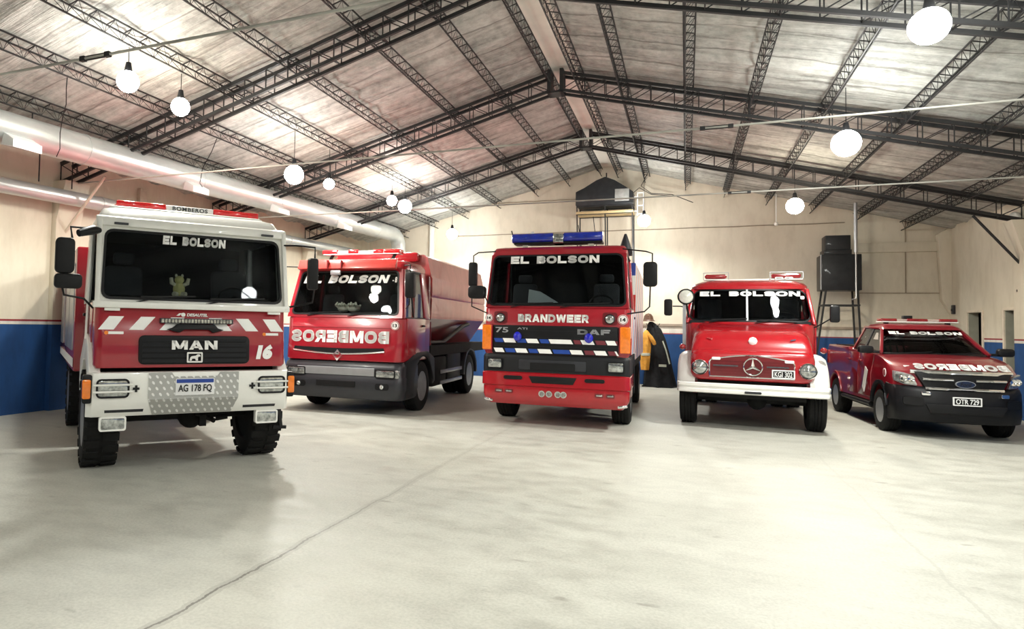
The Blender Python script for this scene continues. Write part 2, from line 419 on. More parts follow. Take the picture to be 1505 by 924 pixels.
# heavy block capitals drawn as strokes in a box of width w and height 1
HT = .285
def _arc(cx, cy, rx, ry, a0, a1, n=10): return [(cx + rx * math.cos(math.radians(a0 + (a1 - a0) * i / n)), cy + ry * math.sin(math.radians(a0 + (a1 - a0) * i / n))) for i in range(n + 1)]
def glyph(ch):
    t = HT; h = t / 2; w = .95; P = []; S = []
    l, r, b, u, m = h, w - h, h, 1 - h, .5
    if ch == 'E': S = [[(w, u), (l, u), (l, b), (w, b)], [(l, m), (w * .92, m)]]
    elif ch == 'F': S = [[(w, u), (l, u), (l, 0)], [(l, m - .04), (w * .9, m - .04)]]
    elif ch == 'L': S = [[(l, 1), (l, b), (w, b)]]
    elif ch == 'O': w = 1.08; S = [[(w / 2 + (w / 2 - h) * math.copysign(abs(math.cos(a)) ** .8, math.cos(a)), .5 + (.5 - h) * math.copysign(abs(math.sin(a)) ** .8, math.sin(a))) for a in (2 * PI * k / 32 + .001 for k in range(33))]]
    elif ch == 'D': w = 1.05; S = [[(l, b), (l, u)] + _arc(w - h - .42, .5, .42, u - .5, 90, -90, 14) + [(l, b), (l, u)]]
    elif ch == 'B': S = [[(l, m), (l, u)] + _arc(r - .25, (u + m + .02) / 2, .22, (u - m - .02) / 2, 90, -90, 10) + [(l, m + .02)], [(l, m), (l, b)] + [(r - .22, b)] + _arc(r - .22, (b + m) / 2, .22, (m - b) / 2, -90, 90, 10) + [(l, m)], [(l, 0.), (l, 1.)]]
    elif ch == 'R': S = [[(l, .42), (l, u)] + _arc(r - .25, (u + .44) / 2, .24, (u - .44) / 2, 90, -90, 10) + [(l, .44)], [(l, 0.), (l, 1.)]]; P = [[(.38, .45), (.70, .45), (w + .04, 0), (w - .30, 0)]]
    elif ch == 'S':
        q = .27
        S = [_arc(w / 2 + .02, u - (u - m) / 2, w / 2 - h, (u - m) / 2, 15, 90, 6) + _arc(w / 2 - .02, (u + m) / 2, w / 2 - h - .02, (u - m) / 2, 95, 265, 14) + _arc(w / 2 + .02, (b + m) / 2, w / 2 - h - .02, (m - b) / 2, 85, -85, 14) + _arc(w / 2 - .02, (b + m) / 2, w / 2 - h, (m - b) / 2, -90, -165, 6)]
    elif ch == 'N': w = 1.02; P = [[(0, 0), (t, 0), (t, 1), (0, 1)], [(w - t, 0), (w, 0), (w, 1), (w - t, 1)], [(0, 1), (t * 1.15, 1), (w, 0), (w - t * 1.15, 0)]]
    elif ch == 'M': w = 1.22; c = w / 2; k = t * .96; P = [[(0, 0), (k, 0), (k, 1), (0, 1)], [(w - k, 0), (w, 0), (w, 1), (w - k, 1)], [(0, 1), (k * 1.25, 1), (c + k * .48, .08), (c - k * .48, .08)], [(w, 1), (w - k * 1.25, 1), (c - k * .48, .08), (c + k * .48, .08)]]
    elif ch == 'W': w = 1.42; k = t * 1.0; P = [[(0, 1), (k, 1), (w * .27 + k * .5, 0), (w * .27 - k * .5, 0)], [(w * .5 - k * .5, 1), (w * .5 + k * .5, 1), (w * .27 + k * .5, 0), (w * .27 - k * .5, 0)], [(w * .5 - k * .5, 1), (w * .5 + k * .5, 1), (w * .73 + k * .5, 0), (w * .73 - k * .5, 0)], [(w - k, 1), (w, 1), (w * .73 + k * .5, 0), (w * .73 - k * .5, 0)]]
    elif ch == 'A': w = 1.10; c = w / 2; P = [[(0, 0), (t * 1.08, 0), (c + t * .54, 1), (c - t * .54, 1)], [(w, 0), (w - t * 1.08, 0), (c - t * .54, 1), (c + t * .54, 1)], [(.2, .17), (w - .2, .17), (w - .28, .37), (.28, .37)]]
    else: w = .62
    for s in S:
        for (x0, y0), (x1, y1) in zip(s[:-1], s[1:]):
            d = Vector((x1 - x0, y1 - y0))
            if d.length < 1e-6: continue
            d.normalize(); nx, ny = -d.y * h, d.x * h
            P.append([(x0 + nx, y0 + ny), (x0 - nx, y0 - ny), (x1 - nx, y1 - ny), (x1 + nx, y1 + ny)])
        for i in range(1, len(s) - 1):
            (xa, ya), (xb, yb), (xc, yc) = s[i - 1], s[i], s[i + 1]
            a = math.atan2(yb - ya, xb - xa); c = math.atan2(yc - yb, xc - xb); dv = abs((c - a + PI) % (2 * PI) - PI)
            if dv > 1.2: P.append([(xb - h, yb - h), (xb + h, yb - h), (xb + h, yb + h), (xb - h, yb + h)])
            elif dv > .02: P.append([(xb + h * math.cos(2 * PI * k / 10), yb + h * math.sin(2 * PI * k / 10)) for k in range(10)])
    return w, P
def heavy(s, x0, x1, z0, z1, yf, mat, parent, mirror=False, shear=0., gap=.12, depth=.006, label=None, bow=0.):
    pen = 0.; polys = []; word = 0
    for ch in s:
        w, P = glyph(ch)
        if ch == ' ': word += 1
        for q in P: polys.append((word, [(pen + x + shear * y, y) for x, y in q]))
        pen += w + gap
    X0 = min(x for k, q in polys for x, y in q); X1 = max(x for k, q in polys for x, y in q)
    fn = yf if callable(yf) else (lambda z: yf)
    for n, text in enumerate(s.split(' ')):
        mb = MB()
        for k, q in polys:
            if k != n: continue
            pts = []
            for x, y in q:
                uu = (x - X0) / (X1 - X0)
                if mirror: uu = 1 - uu
                pts.append((x0 + uu * (x1 - x0), z0 + y * (z1 - z0)))
            mb.loft([[(x, fn(z) - depth + bow * x * x, z) for x, z in pts], [(x, fn(z) + .001 + bow * x * x, z) for x, z in pts]])
        o = mb.build('lettering', mat, parent, label='letters reading ' + text + (', mirror-written' if mirror else ''), smooth=False)
    return o

# ------------------------------------------------------------------ the hall
YB, XL, XR, ZR, SL, XG = 22.72, -11.03, 6.61, 7.06, .2652, -2.29
YF = -7.0
ROOFX = -2.453
def roofz(x): return ZR - SL * abs(x - ROOFX)
mb = MB().box(XL - .3, XR + .3, YF - .3, YB + .3, -.2, 0)
struct('floor', mb, FLOOR, 'pale worn concrete floor with a long crack', 'floor', smooth=False)
def gable(y0, y1):
    return MB().prism([(XL - .3, -.2), (XR + .3, -.2), (XR + .3, roofz(XR) - .04), (XR, roofz(XR) + .06), (ROOFX, ZR + .1), (XL, roofz(XL) + .06), (XL - .3, roofz(XL) - .04)], 'y', y0, y1)
struct('wall_back', gable(YB, YB + .3), BACK_WALL, 'cream gable wall with a blue painted dado', 'wall', smooth=False)
mb = MB().box(XL - .3, -8.6, YF - .3, YF, -.2, 4.2).box(4.2, XR + .3, YF - .3, YF, -.2, 4.2)
mb.prism([(XL - .3, 4.2), (XR + .3, 4.2), (XR + .3, roofz(XR) - .04), (XR, roofz(XR) + .06), (ROOFX, ZR + .1), (XL, roofz(XL) + .06), (XL - .3, roofz(XL) - .04)], 'y', YF - .3, YF)
struct('wall_front', mb, SIDE_WALL, 'cream gable wall behind the viewer with a wide open gateway', 'wall', smooth=False)
struct('wall_left', MB().box(XL - .3, XL, YF, YB, -.2, roofz(XL) + .05), SIDE_WALL, 'cream left side wall with blue dado and red line', 'wall', smooth=False)
# right wall with two door openings
D1, D2 = (20.52, 21.41), (18.39, 19.28)
DT = 2.33
mb = MB()
for a, b in ((YF, D2[0]), (D2[1], D1[0]), (D1[1], YB)):
    mb.box(XR, XR + .2, a, b, -.2, roofz(XR) + .05)
for a, b in (D1, D2): mb.box(XR, XR + .2, a, b, DT, roofz(XR) + .05)
struct('wall_right', mb, SIDE_WALL, 'cream right side wall with two doorways', 'wall', smooth=False)
DARKROOM = plain('dark_room', (.015, .015, .017), .9, 0, 0, .1)
DOORM = plain('grey_green_door', (.36, .36, .29), .6, 0, 0, .1)
for i, (a, b) in enumerate((D1, D2)):
    d = bpy.data.objects.new('door_%d' % (i + 1), None); COL.objects.link(d); d.location = (XR, a, 0)
    d['kind'] = 'structure'; d['category'] = 'door'
    d['label'] = ('narrower-looking doorway nearest the back corner' if i == 0 else 'doorway nearer the viewer on the right wall') + ', its door ajar'
    L = b - a
    f = MB().box(-.03, .02, -.07, .0, 0, DT + .05).box(-.03, .02, L, L + .07, 0, DT + .05).box(-.03, .02, 0, L, DT, DT + .06)
    f.build('door_frame', CREAM_T, d, bevel=.006)
    MB().box(0.0, .20, L - .015, L + .0, 0, DT).build('door_jamb', DOORM, d)
    lf = MB().box(.22, 1.02, -.05, -.005, .02, DT - .02)
    lo = lf.build('door_leaf', DOORM, d, bevel=.006)
    MB().tube([(.92, .0, 1.05), (.92, .05, 1.05), (.82, .05, 1.05)], .012, 8).build('door_handle', CHROME, lo)
    MB().box(1.6, 1.65, -1.3, L + 2.0, 0, DT + .3).box(.2, 1.6, L + 1.95, L + 2.0, 0, DT + .3).box(.2, 1.6, -1.3, -1.25, 0, DT + .3).box(.2, 1.6, -1.3, L + 2., DT + .25, DT + .3).build('dark_room_behind', DARKROOM, d)

# ceiling: two sagging slopes of insulation sheet
def slope(xa, xb, name, label):
    mb = MB(); nx, ny = 48, 420
    rnd = random.Random(3 if xa < 0 and xb < -2 else 5)
    ph = [rnd.uniform(0, 6.28) for _ in range(8)]
    def zz(x, y):
        d = .024 * math.sin(y * 6.8 + ph[0] + .7 * math.sin(x * .9 + ph[1])) + .013 * math.sin(y * 12.7 + ph[2] + 1.6 * math.sin(x * 1.7)) + .008 * math.sin(y * 23.1 + ph[4] + 2. * math.sin(x * 2.3 + ph[5])) + .014 * math.sin(y * 2.9 + ph[3] + x * .4)
        return roofz(x) + .02 + d * (1 if abs(x - ROOFX) > .3 else .3)
    g = [[(xa + (xb - xa) * i / nx, YF + (YB - YF) * j / ny) for i in range(nx + 1)] for j in range(ny + 1)]
    vs = [(x, y, zz(x, y)) for r in g for x, y in r] ; n0 = len(vs)
    vs += [(x, y, zz(x, y) + .09) for r in g for x, y in r]
    W = nx + 1; fs = []
    for j in range(ny):
        for i in range(nx):
            a = j * W + i
            fs.append((a, a + W, a + W + 1, a + 1)); a += n0; fs.append((a, a + 1, a + W + 1, a + W))
    for j in range(ny):
        for i in (0, nx):
            a = j * W + i; fs.append((a, a + W, a + W + n0, a + n0))
    mb.add(vs, fs)
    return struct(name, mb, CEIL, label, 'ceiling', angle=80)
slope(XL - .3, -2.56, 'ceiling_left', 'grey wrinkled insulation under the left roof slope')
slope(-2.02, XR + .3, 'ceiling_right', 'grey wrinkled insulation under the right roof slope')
RIDGE = plain('ridge_sheet', (.80, .78, .70), .6, 0, 0, .08, 2)
struct('trim_1', MB().box(-2.60, -1.98, YF, YB, ZR + .0, ZR + .06), RIDGE, 'pale strip running along the roof ridge', 'trim')

# pilasters, corner haunch, ledge and panel joints
n = 2
for side in (-1, 1):
    for yc in (.3, 4.75, 9.22, 13.7, 18.2):
        x = XL if side < 0 else XR
        zt = roofz(x) - .45
        prof = [(0, 0), (.13, 0), (.13, zt - .75), (.34, zt), (0, zt)]
        mb = MB().prism([(x - side * (u), z) for u, z in prof], 'y', yc - .28, yc + .28)
        struct('trim_%d' % n, mb, SIDE_WALL, '%s wall pilaster under the roof truss at %.0f m' % ('left' if side < 0 else 'right', yc), 'trim', bevel=.01)
        n += 1
mb = MB().box(XL, XR, YB - .05, YB, 1.86, 1.93)
struct('trim_%d' % n, mb, plain('ledge_paint', (.35, .28, .22), .7), 'brown ledge along the back wall above the blue dado', 'trim'); n += 1
mb = MB().box(4.42, XR, YB - .03, YB, 2.89, 2.915).box(5.62, 5.645, YB - .03, YB, 2.9, 5.0)
struct('trim_%d' % n, mb, plain('joint_paint', (.33, .27, .20), .8), 'thin panel joints on the right end of the back wall', 'trim'); n += 1
mb = MB().box(4.5, XR, YB - .10, YB, 4.05, 4.32)
struct('trim_%d' % n, mb, BACK_WALL, 'shallow beam across the right end of the back wall', 'trim', bevel=.01); n += 1
mb = MB().prism([(XR - .22, 2.7), (XR, 2.3), (XR, 4.7), (XR - .30, 4.5)], 'y', YB - .22, YB)
struct('trim_%d' % n, mb, BACK_WALL, 'corner column at the right end of the back wall', 'trim', bevel=.01); n += 1
mb = MB().box(XL, XL + .10, 11.05, 11.25, 0, 4.6)
struct('trim_%d' % n, mb, CREAM_T, 'slim cream post on the left wall', 'trim', bevel=.01); n += 1
mb = MB().box(-8.52, -8.38, YB - .16, YB, 0, roofz(-8.45))
struct('trim_%d' % n, mb, WHITE, 'white post at the left of the back wall', 'trim', bevel=.01); n += 1

# ---- roof trusses
ORD = ['first', 'second', 'third', 'fourth', 'fifth', 'sixth', 'seventh']
def make_truss():
    root = thing('roof_truss', 'x', 'roof truss', (0, 0, 0), 0, 'lattice roof trusses')
    top, bot, plates = MB(), MB(), MB()
    HG = .13
    for sgn, xe in ((-1, XL + .02), (1, XR - .02)):
        x0 = ROOFX + sgn * .12
        L = abs(xe - x0); np_ = int(L / .42); web = MB()
        for y in (-HG, HG):
            top.bar((x0, y, roofz(x0) - .10), (xe, y, roofz(xe) - .10), .05, .06)
            bot.bar((x0, y, roofz(x0) - .46), (xe, y, roofz(xe) - .46), .05, .055)
            for i in range(np_ + 1):
                xa = x0 + (xe - x0) * i / np_
                web.bar((xa, y, roofz(xa) - .12), (xa, y, roofz(xa) - .45), .016)
                if i < np_:
                    xb = x0 + (xe - x0) * (i + 1) / np_
                    web.bar((xb, y, roofz(xb) - .12), (xa, y, roofz(xa) - .45), .014)
        for i in range(0, np_, 2):
            xa = x0 + (xe - x0) * i / np_
            web.bar((xa, -HG, roofz(xa) - .46), (xa, HG, roofz(xa) - .46), .016)
            web.bar((xa, -HG, roofz(xa) - .10), (xa, HG, roofz(xa) - .10), .016)
        web.build('lacing', IRON, root, smooth=False)
    plates.box(ROOFX - .16, ROOFX - .09, -HG - .03, HG + .03, ZR - .54, ZR - .05).box(ROOFX + .09, ROOFX + .16, -HG - .03, HG + .03, ZR - .54, ZR - .05)
    plates.box(ROOFX - .16, ROOFX + .16, -HG - .03, HG + .03, ZR - .54, ZR - .50)
    top.build('top_chord', IRON, root, smooth=False); bot.build('bottom_chord', IRON, root, smooth=False)
    plates.build('ridge_plate', IRON, root, smooth=False)
    return root
def copy_tree(o, parent=None):
    c = o.copy(); COL.objects.link(c); c.parent = parent
    for ch in o.children: copy_tree(ch, c)
    return c
tr = make_truss()
for i, y in enumerate((18.2, 13.7, 9.22, 4.75, .3, -4.2)):
    t = tr if i == 0 else copy_tree(tr)
    t.location = (0, y, 0)
    t['label'] = 'dark steel lattice roof truss spanning the hall, %s from the back wall' % ORD[i]

# ---- purlins
def make_purlin():
    root = thing('roof_purlin', 'x', 'roof purlin', (0, 0, 0), 0, 'lattice purlins under the roof')
    y0, y1 = -6.9, YB - .02; P = .30; n_ = int((y1 - y0) / P)
    up_, lo_, web = MB(), MB(), MB()
    for x in (-.085, .085): up_.bar((x, y0, -.03), (x, y1, -.03), .019)
    lo_.bar((0, y0, -.25), (0, y1, -.25), .019)
    for i in range(n_ + 1):
        y = y0 + i * P
        web.bar((-.085, y, -.03), (.085, y, -.03), .013)
        if i < n_:
            for x in (-.085, .085):
                web.bar((x, y, -.03), (0, y + P / 2, -.25), .006); web.bar((0, y + P / 2, -.25), (x, y + P, -.03), .006)
    up_.build('upper_chord', IRON, root, smooth=False); lo_.build('lower_chord', IRON, root, smooth=False); web.build('lacing', IRON, root, smooth=False)
    return root
pr = make_purlin()
LEFT = [-2.62, -3.64, -4.69, -6.0, -7.17, -8.31, -9.46]
RIGHT = [-1.97, -1.14, .047, 1.132, 2.267, 3.4, 4.5, 5.6]
first = True
for side, lst in (('left', LEFT), ('right', RIGHT)):
    for i, x in enumerate(lst):
        p = pr if first else copy_tree(pr); first = False
        p.location = (x, 0, roofz(x) + (-.02)); p.rotation_euler = (0, math.atan(SL) * (-1 if side == 'left' else 1), 0)
        p['label'] = ('dark lattice purlin just %s of the roof ridge' % side) if i == 0 else \
            'dark lattice purlin running front to back, %s %s of the ridge' % ((ORD + ['eighth'])[i], side)

# ---- tie rods
def rod(y, z, tb, label):
    root = thing('tie_rod', label, 'tie rod', (0, y, 0), 0, 'steel tie rods across the hall')
    MB().tube([(XL + .1, 0, z), (tb, 0, z - .01), (XR - .1, 0, z)], .014, 8).build('rod', ROD_M, root)
    m = MB()
    for dz in (-.018, .018): m.tube([(tb - .16, 0, z - .01 + dz), (tb + .16, 0, z - .01 + dz)], .007, 6)
    for dx in (-.16, .16): m.box(tb + dx - .03, tb + dx + .03, -.02, .02, z - .034, z + .014)
    m.build('turnbuckle', IRON, root)
rod(4.62, 4.26, -5.2, 'long pale tie rod with a turnbuckle, nearest the viewer')
rod(9.22, 4.32, .35, 'long pale tie rod with a turnbuckle, at the second truss from the viewer')
rod(13.7, 4.31, .9, 'long pale tie rod with a turnbuckle, farthest into the hall')

# ---- hanging lamps
BULB_M = []
def bulb_mat(name, col, st):
    m, nt, nd, ln, bs = _new(name)
    bs.inputs['Base Color'].default_value = (1, 1, 1, 1)
    bs.inputs['Emission Color'].default_value = (*col, 1); bs.inputs['Emission Strength'].default_value = st
    return m
WB = bulb_mat('bright_bulb', (.985, 1., .95), BULB)
YB_M = bulb_mat('yellowish_bulb', (1., .93, .74), BULB * .8)
def lamp(x, y, z, r, ztop, mat, label, k=1.):
    root = thing('hanging_lamp', label, 'lamp', (x, y, ztop), 0, 'lamps hung from the roof')
    L = ztop - z
    MB().tube([(0, 0, 0), (0, 0, -(L - r - .12))], .006, 6).build('cord', BLACK, root)
    MB().lathe([(.012, -(L - r - .13)), (.035, -(L - r - .12)), (.045, -(L - r - .06)), (.06, -(L - r + .01)), (.05, -(L - r + .03))], (0, 0, 0), 'z', 16).build('lamp_holder', BLACK, root)
    MB().ball((0, 0, -L), r, 24, 14).build('bulb', mat, root)
    ld = bpy.data.lights.new('lamp_light', 'SPOT'); ld.energy = DOWN * k * (r / .18); ld.spot_size = math.radians(168); ld.spot_blend = .6; ld.shadow_soft_size = .12
    ld.color = (.99, 1., .935) if mat is WB else (1., .93, .78)
    lo = bpy.data.objects.new('lamp_light', ld); COL.objects.link(lo); lo.parent = root; lo.location = (0, 0, -L - r - .14)
def under(x): return roofz(x) - .255
lamp(-7.17, 6.94, 5.06, .15, under(-7.17), WB, 'round glowing lamp on the left side, nearest the viewer')
lamp(-7.17, 8.00, 5.03, .14, under(-7.17), YB_M, 'round glowing lamp on the left side, second from the viewer')
lamp(-7.17, 11.28, 4.68, .19, under(-7.17), WB, 'large glowing lamp on the left, above the gap between white-cabbed truck and tanker')
lamp(-7.17, 12.70, 4.78, .12, under(-7.17), YB_M, 'small yellow lamp just behind a larger lamp on the left')
lamp(-7.17, 16.10, 5.02, .14, under(-7.17), YB_M, 'small yellow lamp hung high above the tanker')
lamp(-7.17, 17.00, 5.02, .19, under(-7.17), WB, 'bright lamp beside a small yellow one, above the tanker')
lamp(-7.17, 21.10, 4.79, .18, under(-7.17), WB, 'lamp glaring against the back wall above the tanker')
lamp(-1.14, 20.9, 4.95, .18, under(-1.14), WB, 'lamp glaring against the back wall right of the black pitched tank')
lamp(2.267, 8.26, 4.89, .18, under(2.27), WB, 'largest glowing lamp at the upper right')
lamp(2.267, 12.11, 4.68, .20, under(2.27), WB, 'big glowing lamp above the bonneted truck')
lamp(2.267, 17.40, 4.61, .18, under(2.27), YB_M, 'yellowish lamp near the back wall above the pickup side')
lamp(2.267, 4.10, 4.85, .18, under(2.267), WB, 'unseen lamp added on the right row above the viewer, out of the picture', .7)  # this and the next three: unseen lamps added to brighten the hall front
lamp(2.267, -0.4, 4.85, .18, under(2.267), WB, 'unseen lamp added on the right row just behind the viewer, out of the picture', 1.4)
lamp(2.267, -4.4, 4.85, .18, under(2.267), WB, 'unseen lamp added on the right row far behind the viewer, out of the picture', .9)
lamp(-7.17, -2.4, 5.00, .17, under(-7.17), WB, 'unseen lamp added on the left row behind the viewer, out of the picture', 1.4)

# ------------------------------------------------------------------ ducts on the left
def duct(name, label, pts, r, seg, outlets=None, drop=None):
    root = thing(name, label, 'duct', (0, 0, 0))
    p0, p1 = Vector(pts[0]), Vector(pts[1])
    mb = MB()
    d = (p1 - p0); L = d.length; d.normalize()
    path = [p0 + d * (L * i / 8) for i in range(9)]
    if drop:
        a = p1
        path += [a + Vector(o) for o in drop]
    mb.tube(path, r, 28)
    mb.build('duct_pipe', DUCT, root, angle=50)
    cl = MB(); t = .9
    while t < L - .3:
        c = p0 + d * t
        cl.tube([c - d * .03, c + d * .03], r + .008, 28); t += seg
    cl.build('duct_collar', DUCT, root, angle=50)
    return root, p0, d
OUT_M = plain('outlet_white', (.86, .87, .86), .4, 0, .1, .02)
big, p0, dd = duct('ventilation_duct', 'large round galvanised duct running along the left wall, upper of the two',
                   [(-9.45, 1.5, 4.47), (-9.42, 21.2, 4.90)], .255, 2.9,
                   drop=[(0, .22, -.02), (.02, .40, -.12), (.03, .52, -.30), (.03, .55, -.60), (.03, .55, -1.6)])
for y in (6.86, 10.75, 13.8, 17.2):
    c = Vector((-9.44, y, 4.47 + (y - 1.5) * .0218))
    m = MB().prism([(.16, -.30), (.42, -.36), (.42, -.24), (.20, -.12)], 'y', y - .24, y + .24)
    m.mapv(lambda a, b, z: (c.x + a, b, c.z + z))
    m.build('air_outlet', OUT_M, big, bevel=.008, label='white boxy outlet under the duct')
sm, _, _ = duct('ventilation_duct', 'thin pale duct low on the left wall, below the large one', [(-10.62, 2.0, 3.86), (-10.6, 21.8, 4.22)], .135, 3.4)
def cable(name, label, pts, r=.008, cat='cable', mat=None):
    o = MB().tube(pts, r, 6).build(name, mat or BLACK, None); tag(o, label, cat, 'loose cables under the roof'); return o
cable('hanging_cable', 'black cable curling from a purlin down behind the large duct, nearest the viewer', [(-8.31, 6.9, under(-8.31)), (-8.32, 6.9, 5.1), (-8.55, 7.1, 4.95), (-8.85, 7.3, 4.86), (-9.08, 7.45, 4.66), (-9.13, 7.5, 4.42), (-9.2, 7.5, 4.30)])
cable('hanging_cable', 'black cable slanting from a purlin to a white duct outlet', [(-8.31, 10.3, under(-8.31)), (-8.5, 10.4, 5.05), (-8.8, 10.5, 4.75), (-8.98, 10.65, 4.5), (-9.0, 10.75, 4.45)])
for y, w in ((7.24, 'nearest the viewer'), (12.2, 'in the middle of the hall'), (17.4, 'farthest back')):
    cable('duct_hanger', 'short steel hanger above the large duct, %s' % w, [(-9.45, y, 4.96), (-9.45, y, 4.72 + (y - 1.5) * .0218)], .012, 'duct hanger', IRON)
for y, w in ((8.3, 'nearer the viewer'), (9.0, 'next to the wall brace')):
    cable('duct_hanger', 'thin wire holding the lower duct, %s' % w, [(-10.6, y, 4.85), (-10.6, y, 4.16)], .012, 'duct hanger', IRON)
# knee braces from the trusses to the side walls
def brace(label, a, b, mat, r=.028):
    o = MB().tube([a, b], r, 8).build('knee_brace', mat, None); tag(o, label, 'brace', 'braces between trusses and side walls')
brace('pale slanting brace from the truss foot to the left wall', (-9.94, 9.16, 4.39), (-11.0, 9.16, 3.29), CREAM_T)
brace('black slanting brace from the truss to the right wall', (5.72, 18.2, 4.36), (6.58, 18.2, 3.2), IRON)
brace('black slanting brace near the viewer on the right wall', (5.72, 13.78, 4.36), (6.58, 13.78, 3.2), IRON)
# small fittings on the right wall
o = thing('wall_lamp', 'white round bulkhead lamp high on the right wall under the eave', 'lamp', (XR, 18.43, 4.32))
MB().lathe([(.10, 0), (.10, -.05), (.08, -.06)], (0, 0, 0), 'x', 20).build('lamp_base', WHITE, o)
MB().ball((-.10, 0, 0), (.10, .16, .12), 18, 12).build('lamp_globe', plain('opal_globe', (.8, .8, .76), .2), o)
o = thing('switch_box', 'small grey switch box in the back right corner', 'switch box', (XR, 22.35, 2.32))
MB().box(-.06, 0, -.07, .07, 0, .24).build('box_body', GREY, o, bevel=.008); MB().box(-.075, -.06, -.03, .03, .08, .14).build('switch_knob', BLACK, o)
o = thing('alarm_box', 'small black box on the right wall above the nearer doorway', 'box', (XR, 18.3, 2.62))
MB().box(-.10, 0, -.12, .12, 0, .22).build('box_body', BLACK, o, bevel=.01); MB().lathe([(.05, 0), (.05, -.02), (.03, -.03)], (-.1, 0, .11), 'x', 14).build('box_grille', GREY, o)

# ------------------------------------------------------------------ raised black units on the back wall
Y0, Y1 = 21.75, 22.5
t = thing('raised_tank', 'black tank with a pitched top on a tall thin-legged stand, below the roof ridge', 'tank', (-2.36, 22.0, 0))
prof = [(-.86, 5.62), (.84, 5.62), (.86, 5.66), (.86, 6.00), (.62, 6.18), (.30, 6.40), (.02, 6.52), (-.25, 6.42), (-.62, 6.20), (-.88, 6.08), (-.88, 5.66)]
MB().prism(prof, 'y', -.30, .45).build('tank_body', BLACK_TANK, t, bevel=.02)
MB().box(.32, .74, -.325, -.295, 5.72, 6.10).build('access_panel', plain('bare_steel_panel', (.42, .43, .42), .4, .3, 0, .2), t, bevel=.006, label='grey square panel')
MB().tube([(.02, .1, 6.5), (.02, .1, 6.72)], .02, 8).build('top_pipe', IRON, t)
s = MB().box(-.86, .86, -.30, .45, 5.36, 5.44)  # yellow slab painted in for the lit wall between the rails, no real shelf
s.build('lit_gap_slab', plain('lit_gap_yellow', (.55, .42, .22), .6), t, bevel=.005, label='yellowish slab standing for the lit wall between the stand rails')
for x in (-.84, .02, .83):
    for y in (-.27, .42):
        MB().bar((x, y, 5.62), (x + (.12 if y < 0 else .06), y, 0), .035).build('leg', IRON, t)
f = MB()
for y in (-.27, .42): f.bar((-.86, y, 5.35), (.86, y, 5.35), .03).bar((-.86, y, 5.60), (.86, y, 5.60), .03).bar((-.80, y, 2.6), (.90, y, 2.6), .03)
f.build('stand_rail', IRON, t)
l = MB()
for x in (.96, 1.14): l.bar((x, .1, 5.30), (x, .1, 6.05), .03)
for z in (5.36, 5.62, 5.88, 6.02): l.bar((.96, .1, z), (1.14, .1, z), .03)
l.bar((.84, .1, 5.9), (.98, .1, 5.9), .025).bar((.84, .1, 5.45), (.98, .1, 5.45), .025)
l.build('ladder_frame', WHITE_L, t, label='white ladder-like frame')
MB().tube([(.80, .3, 6.05), (1.0, .3, 6.22), (1.35, .35, 6.0), (1.9, .5, 5.95)], .012, 6).build('feed_pipe', IRON, t)

t = thing('box_heater', 'black two-tier box heater raised on a splayed stand behind the pickup', 'heater', (3.93, 22.05, 0))
MB().box(-.47, .47, -.38, .38, 2.93, 3.92).build('lower_box', BLACK_TANK, t, bevel=.015)
MB().box(-.40, .26, -.30, .30, 3.92, 4.06).build('neck', BLACK_TANK, t, bevel=.01)
MB().box(-.36, .24, -.28, .28, 4.06, 4.46).build('upper_box', BLACK_TANK, t, bevel=.015)
MB().box(-.37, .25, -.29, .29, 4.03, 4.05).build('seam_band', SILVER, t)
MB().box(-.49, -.46, -.36, -.30, 2.95, 3.92).build('edge_strip', SILVER, t)
for x, xb in ((-.36, -.74), (.38, .50)):
    for y in (-.34, .34): MB().bar((x, y, 2.93), (xb, y, 0), .045).build('leg', IRON, t)
f = MB()
for y in (-.34, .34): f.bar((-.42, y, 2.52), (.42, y, 2.52), .04)
for x in (-.42, .42): f.bar((x, -.34, 2.52), (x, .34, 2.52), .04)
f.build('stand_rail', IRON, t)
t = MB().tube([(4.22, 21.45, roofz(4.22)), (4.22, 21.45, 3.95), (4.22, 21.45, 3.94)], .045, 12).tube([(4.22, 21.45, 3.96), (4.22, 21.45, 2.70), (4.12, 21.45, 2.66)], .02, 8).build('drop_pipe', SILVER)
tag(t, 'grey vertical pipe dropping from the roof in front of the black box heater', 'pipe')
t = MB().tube([(2.42, 22.2, roofz(2.4)), (2.42, 22.2, 4.95)], .018, 6).ball((2.42, 22.2, 4.9), .06, 10, 8).build('pull_cord', WHITE)
tag(t, 'white pull cord with a small weight hanging near the back wall', 'cord')
for z, xa, xb, w in ((4.93, -7.9, 4.2, 'at mid height, passing behind both raised black units'), (6.03, -6.9, -3.25, 'high up, ending at the pitched black tank')):
    o = MB().tube([(xa + (xb - xa) * i / 12, YB - .03, z + (.0 if i % 2 else .012)) for i in range(13)], .016, 6).build('wall_conduit', plain('conduit_paint', (.30, .25, .19), .7))
    tag(o, 'thin brown conduit along the back wall %s' % w, 'conduit')
cable('hanging_cable', 'black cable sagging across the right slope to the back wall', [(.2, 22.5, 5.7), (-.4, 22.3, 5.95), (-1.0, 22.2, 6.0), (-1.3, 22.2, 6.25), (-1.1, 22.0, 6.6)], .012)

